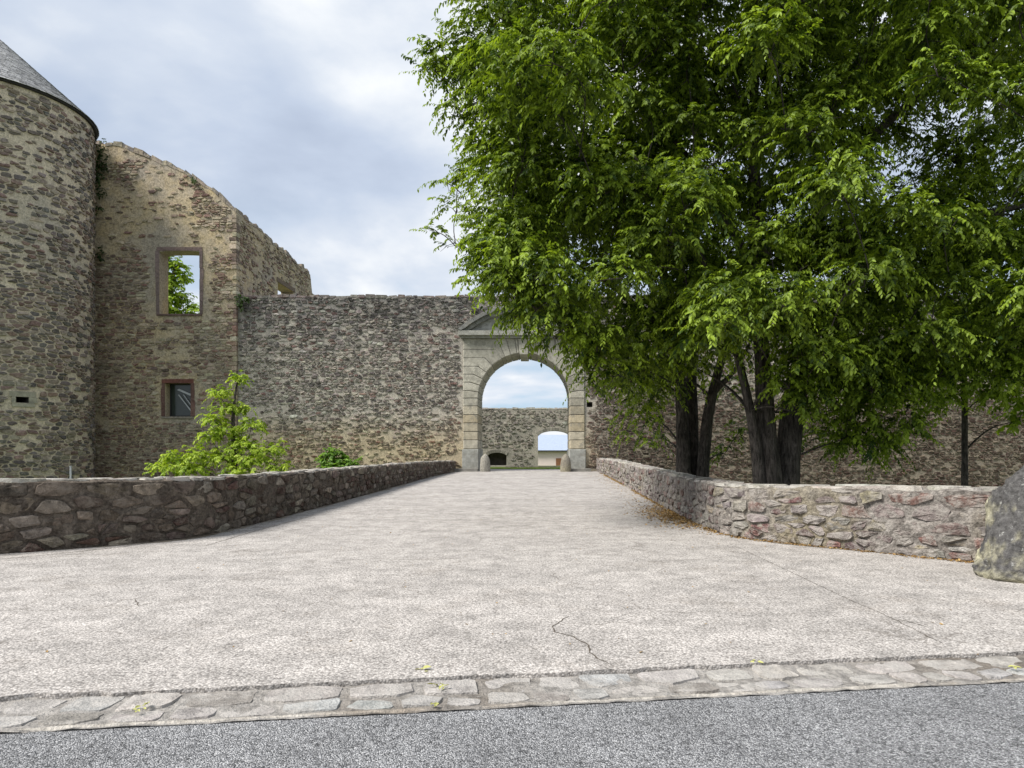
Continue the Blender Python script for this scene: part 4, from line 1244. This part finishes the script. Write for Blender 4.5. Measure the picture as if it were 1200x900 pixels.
def limb(m, a, b, r0, r1, g, bow=0.12, n=6, sides=6):
    a, b = Vector(a), Vector(b); L = (b - a).length; o = Vector(g.normal(0, 1, 3)) * bow * L
    pts = []
    for i in range(n):
        t = i / (n - 1); pts.append(a.lerp(b, t) + o * math.sin(math.pi * t) * .5 + Vector((0, 0, .12 * L * math.sin(math.pi * t))))
    m.tube(pts, [r0 + (r1 - r0) * i / (n - 1) for i in range(n)], sides, .1)


def interp_path(pts, n):
    """pts of (x, y, z, r) resampled smoothly."""
    p = np.array(pts, float); t = np.linspace(0, 1, len(p)); q = np.linspace(0, 1, n)
    out = np.stack([np.interp(q, t, p[:, k]) for k in range(4)], 1)
    for _ in range(3): out[1:-1] = out[:-2] * .25 + out[1:-1] * .5 + out[2:] * .25
    return out


LEFT_EDGE = [(-400, 690), (-300, 610), (-200, 570), (-100, 560), (0, 552), (40, 520), (75, 492), (110, 512), (150, 548), (190, 540), (230, 560), (290, 560), (330, 552), (370, 572), (400, 620)]
LOW_EDGE = [(540, 330), (560, 368), (590, 392), (640, 418), (690, 448), (730, 486), (770, 492), (800, 440), (850, 420), (905, 418), (960, 460), (1010, 500), (1060, 500), (1100, 440), (1160, 440), (1250, 470), (1400, 470)]


def stems(root, paths, g, thin=1.0):
    """Each stem of (px, py, Y, radius_px) points; returns skeleton points for the limbs."""
    m = MB(); sk = []
    for p in paths:
        q = interp_path([(*P(a, b, Y), r * thin * Y / F) for a, b, Y, r in p], 14)
        m.tube([v[:3] for v in q], [v[3] for v in q], 12, 0.22)
        sk += [(Vector(v[:3]), v[3]) for v in q]
    m.build('trunk', M['bark'], root, True)
    return sk


def grow(root, sk, clumps, g, nleaf=17, dens=255, twig=.42, leafL=.09, droop=.58, c0=(.024, .054, .007), c1=(.262, .362, .034), minz=2.2, name='crown', ratio=.5):
    O, Dr = clump_sprays(clumps, g, dens)
    arrs = sprays(O, Dr, g, nleaf, twig, leafL, droop, c0, c1, ratio)
    leaf_mesh(name, *arrs, M['leaf'], root)
    br = MB(); sk = list(sk)
    near = lambda c: min((q[0] - Vector(c[0])).length for q in sk)
    for c, r, fl, de in sorted(clumps, key=near):
        c = Vector(c)
        cand = [s for s in sk if s[0].z < c.z + .3 and s[0].z > minz] or sk
        s, sr = min(cand, key=lambda q: (q[0] - c).length + 0.6 * max(0, q[0].z - c.z + 1.2))
        r0 = min(sr * .6, .012 + .012 * (c - s).length)
        limb(br, s, c, r0, .009, g)
        sk.append((c, .02)); sk.append((c.lerp(s, .5), .022))
        for _ in range(3):
            e = c + Vector(g.normal(0, .45, 3)) * r; limb(br, c.lerp(s, .12), e, .01, .003, g, .15, 4, 4)
    br.build('branches', M['bark'], root, True)['kind'] = 'stuff'
    return len(O)


def build_big_trees():
    g = np.random.default_rng(81)
    A = empty('broadleaf_tree', P(905, 600, 14), 'larger multi-stemmed leafy tree standing behind the pale parapet', 'tree', 'trees behind the pale parapet')
    B = empty('broadleaf_tree', P(813, 600, 18), 'more slender multi-stemmed leafy tree standing nearer the gate', 'tree', 'trees behind the pale parapet')
    skA = stems(A, [
        [(903, 690, 14, 26), (904, 600, 14, 22), (904, 560, 14, 19), (897, 500, 14, 15), (893, 430, 14, 13), (889, 350, 14.1, 12), (884, 250, 14.2, 10), (880, 150, 14.3, 9), (884, 20, 14.3, 6), (895, -120, 14.3, 3)],
        [(918, 690, 14.3, 26), (920, 590, 14.3, 24), (921, 545, 14.3, 21), (926, 490, 14.3, 19), (934, 420, 14.4, 16), (955, 360, 14.4, 13), (1000, 310, 14.3, 11), (1060, 275, 14, 9), (1130, 250, 13.8, 6), (1230, 235, 13.6, 3)],
        [(893, 640, 13.9, 14), (891, 560, 13.9, 12), (886, 520, 13.8, 8), (876, 465, 13.8, 7), (866, 420, 13.8, 6), (845, 340, 13.6, 5), (800, 250, 13.2, 4), (740, 180, 12.8, 2)],
        [(934, 420, 14.4, 12), (940, 330, 14.8, 10), (955, 240, 15, 9), (1000, 170, 15, 8), (1080, 110, 15, 6), (1190, 30, 15, 4), (1260, -40, 15, 2)],
        [(889, 330, 14.1, 8), (850, 250, 14.6, 7), (790, 160, 15, 5), (720, 90, 15.2, 4), (640, 40, 15.2, 2)]], g, .70)
    skB = stems(B, [
        [(802, 660, 18, 20), (802, 590, 18, 15), (802, 552, 18, 11), (799, 500, 18, 9.5), (797, 450, 18, 9), (796, 380, 18, 8), (780, 300, 17.6, 7), (740, 230, 17, 5), (680, 170, 16.5, 3)],
        [(814, 660, 18.2, 16), (814, 590, 18.2, 13), (814, 552, 18.2, 9), (811, 490, 18.2, 8), (808, 430, 18.2, 8), (812, 340, 18.4, 7), (820, 220, 18.6, 6), (815, 90, 18.6, 4), (810, -60, 18.6, 2)],
        [(822, 660, 17.9, 16), (822, 600, 17.9, 13), (822, 552, 17.9, 10), (827, 500, 17.9, 8), (834, 455, 17.9, 8), (846, 420, 17.9, 6), (870, 340, 18, 5), (900, 230, 18, 3)],
        [(797, 430, 18, 6), (760, 370, 17, 5), (700, 320, 16, 4), (620, 290, 15, 2)],
        [(836, 460, 17.9, 5), (850, 446, 17.8, 4), (862, 434, 17.8, 3), (880, 400, 17.6, 2)]], g, .76)
    cl = []
    def add(px, py, Y, r, fl=.7, de=1.0):
        if py > 300: py -= 14
        cl.append((tuple(P(px, py, Y)), r, fl, de))
    # outline clumps (measured), nearest to farthest
    for a in [(590, 14, 13.5, .8), (556, 52, 14, .6), (522, 66, 14, .45, .6, .9), (508, 82, 14, .28, .6, .8), (556, 92, 14, .6), (535, 128, 14.2, .35, .6, .7), (580, 135, 14, .75), (575, 175, 14, .55), (600, 205, 13.8, .8),
              (545, 208, 16, .38, .7, .5), (522, 214, 16, .25, .7, .5), (535, 245, 16, .4, .7, .45), (512, 272, 16, .28, .7, .45), (535, 290, 16, .34, .7, .45), (560, 262, 15.5, .45, .7, .6),
              (600, 262, 13.5, .7), (590, 305, 13, .62), (578, 340, 13, .45), (600, 352, 12.8, .55), (628, 378, 12.8, .5), (622, 330, 12.6, .7), (655, 388, 13, .5), (600, 385, 13, .22, 1), (648, 410, 13, .3, 1),
              (690, 408, 13.3, .55), (700, 440, 13.6, .4, 1), (728, 425, 14, .55), (740, 462, 15, .45, 1.1), (760, 485, 16, .4, 1.2), (775, 440, 15, .55), (720, 470, 15.5, .3, 1.1, .8), (776, 505, 16.6, .25, 1.3, .6), (690, 460, 14, .2, 1.1, .8),
              (930, 395, 12.8, .45), (905, 385, 12.6, .4), (935, 440, 12.8, .35, .9), (915, 460, 12.8, .22, .9), (965, 420, 13, .5, 1), (985, 465, 13.6, .45, 1.4), (1000, 505, 13.8, .26, 1.8, .7),
              (1040, 450, 13.6, .5, 1.2), (1062, 500, 13.8, .24, 2.0, .8), (1030, 490, 14.5, .3, 1.5, .6), (960, 500, 14.5, .3, 1.5, .6), (985, 535, 14.5, .2, 1.6, .5),
              (955, 455, 13.2, .42, 1.2, 2.4), (1010, 440, 13.0, .5, 1.2, 2.4), (1060, 470, 13.4, .4, 1.4, 2.4), (1000, 490, 13.6, .36, 1.8, 2.4), (1066, 515, 13.6, .26, 2.2, 3.0), (985, 530, 14.2, .3, 1.6, 2.4), (1035, 540, 15, .3, 1.4, 2.0), (945, 480, 12.9, .3, 1.2, 2.4), (1025, 470, 13.2, .5, 1.3, 1.3), (975, 440, 13.4, .6, 1.2, 1.2), (1045, 425, 13.2, .6, 1.1, 1.2), (1130, 425, 13.4, .6, 1.1, 1.1), (1170, 440, 13.2, .55, 1.2, 1.0), (1200, 460, 13, .4, 1.4, 1.0), (1015, 520, 14, .3, 1.8, 2.6), (1100, 455, 13.6, .5, 1.2, 1.2), (1085, 420, 13, .6, .9, 1.1),
              (855, 470, 20, .5, 1.3, .45), (870, 520, 20, .5, 1.3, .4), (850, 545, 20, .4, 1.2, .4), (950, 530, 19, .6, 1.3, .4), (1010, 545, 19, .6, 1.2, .4), (760, 530, 19.5, .4, 1.2, .5), (775, 470, 17.5, .55, 1.3, .9), (750, 500, 18, .4, 1.3, .8), (735, 520, 18.5, .25, 1.3, .7),
              (700, 425, 13.4, .5, 1, 1.3), (722, 455, 14, .4, 1.2, 1.3), (790, 420, 14.2, .6, 1.0, 1.2), (825, 415, 13.6, .5, .9, 1.2), (855, 425, 13.4, .4, .9, 1.0), (815, 445, 15.5, .35, 1, .9), (940, 420, 12.6, .5, 1, 1.4), (885, 405, 12.6, .35, .8, 1.2), (925, 470, 12.8, .28, 1.1, 1.4), (938, 500, 13, .22, 1.2, 1.2),
              (860, 395, 13, .4), (830, 380, 13.5, .5), (850, 355, 12.6, .5), (800, 395, 15.5, .6, 1), (770, 390, 14.5, .6)]:
        add(*a)
    # body of the crown: layered clumps in three depths
    ey, ex = zip(*LEFT_EDGE); lx, ly = zip(*LOW_EDGE)
    for Y, stp, r0, de in ((12.4, 62, .66, 1.0), (14.4, 72, .85, .95), (17.2, 70, 1.0, .8)):
        py = -330.0
        while py < 520:
            px = 480 + g.uniform(0, stp)
            while px < 1390:
                x_, y_ = px + g.uniform(-22, 22), py + g.uniform(-22, 22)
                yy = Y + g.uniform(-1.0, 1.0); r = r0 * g.uniform(.7, 1.15); rp = r * F / yy
                edge = np.interp(y_, ey, ex)
                if yy < 13: edge += 40; 
                top_ = -330 + ((x_ - 950) / 420) ** 2 * 300
                ok = x_ - rp * .85 > edge and y_ + rp * .62 < np.interp(x_, lx, ly) and y_ > top_
                # clearings where the sky and the limbs show
                if ok and 850 < x_ < 930 and 120 < y_ < 300 and g.random() < .5: ok = False
                if ok and x_ > 1000 and y_ < 300 and abs(y_ - (215 - (x_ - 1000) * .35)) < 50 and g.random() < .5: ok = False
                if ok and x_ > 1000 and g.random() < .06: ok = False
                if ok and yy < 13.2 and g.random() < .28: ok = False
                if ok: add(x_, y_, yy, r, .85, de)
                px += stp
            py += stp * .78
    ca = []; cb = []
    for c in cl:
        px = CX + c[0][0] / c[0][1] * F
        (cb if (px < 800 and c[0][1] > 12.9 or c[0][1] > 16.2 and px < 900) else ca).append(c)
    na = grow(A, skA, ca, g); nb = grow(B, skB, cb, g, minz=2.6)
    print('big tree clumps', len(ca), len(cb), 'sprays', na, nb)


build_big_trees()


def small_tree(name, label, stem, clumps, seed, cat_='tree', **kw):
    g = np.random.default_rng(seed)
    root = empty(name, P(*stem[0][:3]), label, cat_)
    sk = stems(root, [stem], g)
    grow(root, sk, [(tuple(P(a, b, Y)), r, fl, de) for a, b, Y, r, fl, de in clumps], g, minz=-9, **kw)
    return root


YG0, YG1 = (.20, .31, .022), (.40, .50, .05)
small_tree('young_tree', 'small bright yellow-green tree rising behind the dark parapet',
           [(275, 640, 25, 4), (275, 555, 25, 3), (274, 520, 25, 2.6), (272, 490, 25, 2), (276, 455, 25, 1.3), (280, 442, 25, .6)],
           [(280, 446, 25, 0.30, 1.0, 1.6), (258, 462, 25, 0.35, 1.0, 1.5), (268, 480, 25, 0.37, 1.0, 1.5), (250, 492, 24.8, 0.37, 1.0, 1.5), (288, 480, 25.2, 0.24, 1.0, 1.2), (295, 500, 25, 0.41, 1.0, 1.4), (265, 508, 24.8, 0.49, 1.0, 1.4),
            (245, 512, 24.6, 0.32, 1.0, 1.4), (285, 525, 24.8, 0.49, 1.0, 1.4), (300, 540, 24.6, 0.54, 1.0, 1.4), (320, 528, 24.8, 0.38, 1.0, 1.4), (262, 538, 24.6, 0.45, 1.0, 1.4), (235, 538, 24.4, 0.49, 1.0, 1.4), (205, 542, 24.2, 0.49, 1.0, 1.4),
            (190, 550, 24.2, 0.35, 1.0, 1.4), (225, 552, 24.2, 0.54, 1.0, 1.4), (280, 556, 24.5, 0.54, 1.0, 1.3), (325, 548, 24.6, 0.38, 1.0, 1.3)], 91,
           nleaf=12, dens=290, twig=.26, leafL=.095, droop=.5, c0=YG0, c1=YG1)
small_tree('shrub', 'low bright green shrub peeping over the dark parapet near the castle wall',
           [(395, 600, 29, 3), (395, 560, 29, 2), (393, 545, 29, 1.4), (391, 530, 29, .6)],
           [(392, 532, 29, .28, .9, 1.2), (384, 541, 29, .3, .7, 1.2), (400, 544, 29, .38, .6, 1.2), (412, 542, 29, .25, .6, 1.1), (395, 552, 28.8, .5, .6, 1.2)], 92, 'shrub',
           nleaf=12, dens=300, twig=.3, leafL=.16, droop=.4, c0=(.08, .17, .02), c1=(.18, .31, .04))
small_tree('roadside_tree', 'slim young tree with pale foliage behind the pale parapet, beside the castle wall',
           [(1130, 640, 22, 5), (1131, 560, 22, 3.6), (1130, 500, 22, 3.2), (1131, 450, 22, 2.8), (1128, 400, 22, 2), (1135, 350, 22, 1)],
           [(1130, 372, 22, .8, .7, 1), (1090, 400, 22, .8, .7, 1), (1050, 410, 22.5, .7, .7, .9), (1165, 392, 22, .8, .7, 1), (1110, 440, 21.6, .7, .7, 1), (1080, 445, 21.6, .55, .7, .9), (1150, 430, 21.6, .65, .7, 1), (1190, 440, 21.6, .7, .8, 1),
            (1200, 475, 21.4, .5, .9, .8), (1240, 430, 21.4, .9, .8, .9), (1030, 440, 22, .5, .7, .8), (1125, 462, 21.5, .35, .8, .8), (1210, 390, 22, .9, .8, .9), (1060, 370, 22.5, .8, .8, .8), (1180, 350, 22.5, .9, .8, .8), (1100, 470, 21.4, .45, .9, 1), (1170, 465, 21.2, .5, .9, 1), (1195, 495, 21.2, .35, 1, 1), (1060, 470, 21.6, .45, .9, .9), (1145, 455, 21.3, .5, .9, 1)], 93,
           nleaf=14, dens=170, twig=.45, leafL=.15, droop=.5, c0=(.15, .24, .02), c1=(.36, .46, .05))
small_tree('courtyard_tree', 'pale green tree seen through the empty upper window of the ruin',
           [(196, 560, 58, 5), (196, 450, 58, 4), (196, 400, 58, 3), (200, 350, 58, 2), (205, 310, 58, 1)],
           [(200, 312, 58, 1.0, .8, 1), (212, 325, 58, .7, .8, 1), (192, 335, 58, 1.2, .8, 1), (205, 350, 58, 1.1, .8, 1), (195, 368, 58, 1.3, .8, 1), (222, 362, 58, .7, .7, .6), (232, 368, 58, .7, .7, .6), (215, 378, 58, 1.1, .7, .8), (180, 320, 58, 1.2, .8, 1), (178, 350, 58, 1.4, .8, 1), (190, 290, 58, .9, .8, 1), (205, 395, 58, 1.3, .8, 1)], 94,
           nleaf=12, dens=80, twig=.6, leafL=.26, droop=.3, c0=(.16, .27, .02), c1=(.36, .48, .05))


def creeper(name, label, pts, seed, c0, c1, plane_y, n, leafL=.12):
    """Leaves hugging a wall face."""
    g = np.random.default_rng(seed); O = []
    for px, py, r in pts:
        k = int(n * r * r) + 6
        O.append(np.stack([X(px, plane_y) + g.normal(0, r * .5, k), plane_y - np.abs(g.normal(.10, .10, k)), Z(py, plane_y) + g.normal(0, r * .55, k)], 1))
    O = np.concatenate(O); D = np.tile((0, -.6, -.35), (len(O), 1)) + g.normal(0, .5, (len(O), 3))
    o = leaf_mesh(name, *sprays(O, D, g, 6, .2, leafL, .3, c0, c1, .75), M['leaf'])
    return tag(o, label, 'ivy')


creeper('ivy', 'dark ivy clinging in the corner between tower and ruin', [(119, 172, .35), (120, 186, .42), (119, 200, .45), (117, 212, .35), (121, 226, .25), (118, 245, .18), (119, 300, .2), (120, 290, .15)], 101, (.018, .038, .010), (.05, .09, .022), 39.75, 130)
creeper('ivy', 'small ivy tuft on top of the castle wall against the ruin corner', [(281, 350, .2), (284, 357, .22), (290, 349, .15)], 102, (.03, .06, .015), (.07, .12, .03), 39.85, 150)
creeper('ivy', 'little green tuft growing on the sloping crest of the ruin', [(228, 211, .16), (231, 213, .12)], 103, (.03, .06, .012), (.06, .10, .025), 39.8, 200, .09)


# weeds along wall feet and crests
def tufts(name, label, spots, seed, h, c0, c1, cat_='grass', nb=26):
    g = np.random.default_rng(seed); V = []; Dd = []
    for x, y, z in spots:
        k = nb
        V.append(np.array([x, y, z]) + g.normal(0, .05, (k, 3)) * np.array([1, 1, .1])); d = g.normal(0, .35, (k, 3)); d[:, 2] = 1; Dd.append(d)
    V = np.concatenate(V); Dd = np.concatenate(Dd); n = len(V); k = g.random((n, 1))
    L = h * g.uniform(.5, 1.2, n)
    o = leaf_mesh(name, V, Dd, g.normal(0, 1, (n, 3)), L, np.full(n, .016), np.array(c0) * (1 - k) + np.array(c1) * k, M['leaf'])
    return tag(o, label, cat_, None, 'stuff')


g = np.random.default_rng(111)
tufts('yard_grass', 'strip of bright grass on the yard behind the gate', [(x, y, .16 - .30 * min(1, max(0, (y - 43.5) / 13)) - .01) for x, y in zip(g.uniform(-4.5, 3.5, 900), g.uniform(45, 51.8, 900))], 112, .10, (.10, .17, .02), (.24, .33, .05), nb=14)
tufts('ditch_weeds', 'weeds and grass growing in the ditch behind the pale parapet', [(x, y, -1.0 + g.normal(0, .15)) for x, y in zip(g.uniform(4.0, 13, 260), g.uniform(14.5, 30, 260))], 113, .55, (.03, .07, .012), (.09, .15, .03))


def litter():
    """Dry leaves and fallen catkins drifted along the foot of the pale parapet."""
    g = np.random.default_rng(121); path = Path(RIGHT, -1); Vs = []
    n = 4200; u = g.uniform(3, path.l[-1] - .4, n); d = np.abs(g.normal(0, .055, n)) + .02
    x, y, nx, ny = path.at(u)
    keep = np.array([n2(a, 0, .55, 3) > -.15 for a in u]) | (u > path.l[-1] - 3)
    Vs.append(np.stack([x + nx * d, y + ny * d, [gz(b) + .008 for b in y]], 1)[keep])
    k = 2600; yy = g.normal(15.6, 1.2, k); xx = np.interp(yy, RIGHT[::-1, 1], RIGHT[::-1, 0]) - np.abs(g.normal(0, .36, k)) - .02
    Vs.append(np.stack([xx, yy, [gz(b) + .008 for b in yy]], 1))
    k = 500; yy = g.uniform(14, 34, k); xx = np.interp(yy, RIGHT[::-1, 1], RIGHT[::-1, 0]) - np.abs(g.normal(0, .45, k)) - .02
    Vs.append(np.stack([xx, yy, [gz(b) + .008 for b in yy]], 1))
    k = 260; xx = g.uniform(-5, 5, k); yy = g.uniform(5.2, 22, k)
    Vs.append(np.stack([xx, yy, [gz(b) + .006 for b in yy]], 1))
    for px, py in [(160, 833), (168, 829), (512, 803), (518, 806), (511, 826), (492, 786), (885, 775), (1190, 782)]:
        Y = EYE * F / (py - CY); Vs.append(np.array([X(px, Y), Y, .006]) + g.normal(0, .02, (4, 3)) * np.array([1, 1, 0]))
    V = np.concatenate(Vs); n = len(V); D = g.normal(0, 1, (n, 3)); D[:, 2] *= .15; N = np.tile((0, 0, 1.0), (n, 1)) + g.normal(0, .3, (n, 3))
    L = g.uniform(.025, .065, n); kk = g.random((n, 1)); C = np.array((.16, .085, .03)) * (1 - kk) + np.array((.42, .28, .11)) * kk
    L[-292:-32] *= .6; C[-32:] = (.40, .40, .14)
    tag(leaf_mesh('leaf_litter', V, D, N, L, L * g.uniform(.35, .7, n), C, M['dry']), 'dry brown leaves drifted along the foot of the pale parapet', 'leaves', None, 'stuff')


litter()


def dirt(name, pts, side, wid, seed):
    """Trodden grit that gathers at the foot of a parapet."""
    path = Path(pts, side); us = np.arange(.3, path.l[-1] - .3, .07); v = []; f = []
    for i, u in enumerate(us):
        x, y, nx, ny = path.at(u); w = wid * (.55 + 1.2 * max(-.3, n2(u, seed, .8)) + .5 * n2(u, seed, 4.0) + .25 * n2(u, seed, 11.0))
        w = max(.03, w)
        for d in (-.03, w): v.append((x + nx * d, y + ny * d, gz(float(y)) + (.006 if d < 0 else .0035)))
        if i: f.append((2 * i - 2, 2 * i - 1, 2 * i + 1, 2 * i))
    o = mesh(name, v, f, M['grit']); o['kind'] = 'structure'


M['grit'] = mortar_mat('grit', (0.27, 0.23, 0.185), (0.36, 0.32, 0.27), (0.20, 0.165, 0.125), 14, None, 0.5)
dirt('ground_grit', LEFT, 1, .16, 3.0)
dirt('ground_grit', RIGHT, -1, .13, 8.0)

# thin metal post behind the dark parapet
post = MB(); bx_, by_ = X(83, 16), 16.0
post.tube([(bx_, by_, -1.2), (bx_, by_, 0.6), (bx_, by_, Z(547, 16))], [.022, .022, .022], 8)
post.tube([(bx_, by_, Z(547, 16)), (bx_, by_, Z(546, 16))], [.03, .03], 8)
tag(post.build('metal_post', M['metal']), 'thin grey metal post rising just above the dark parapet', 'post')


print('objects', len(bpy.data.objects), 'tris~', sum(len(o.data.loops) - 2 * len(o.data.polygons) for o in bpy.data.objects if o.type == 'MESH'))
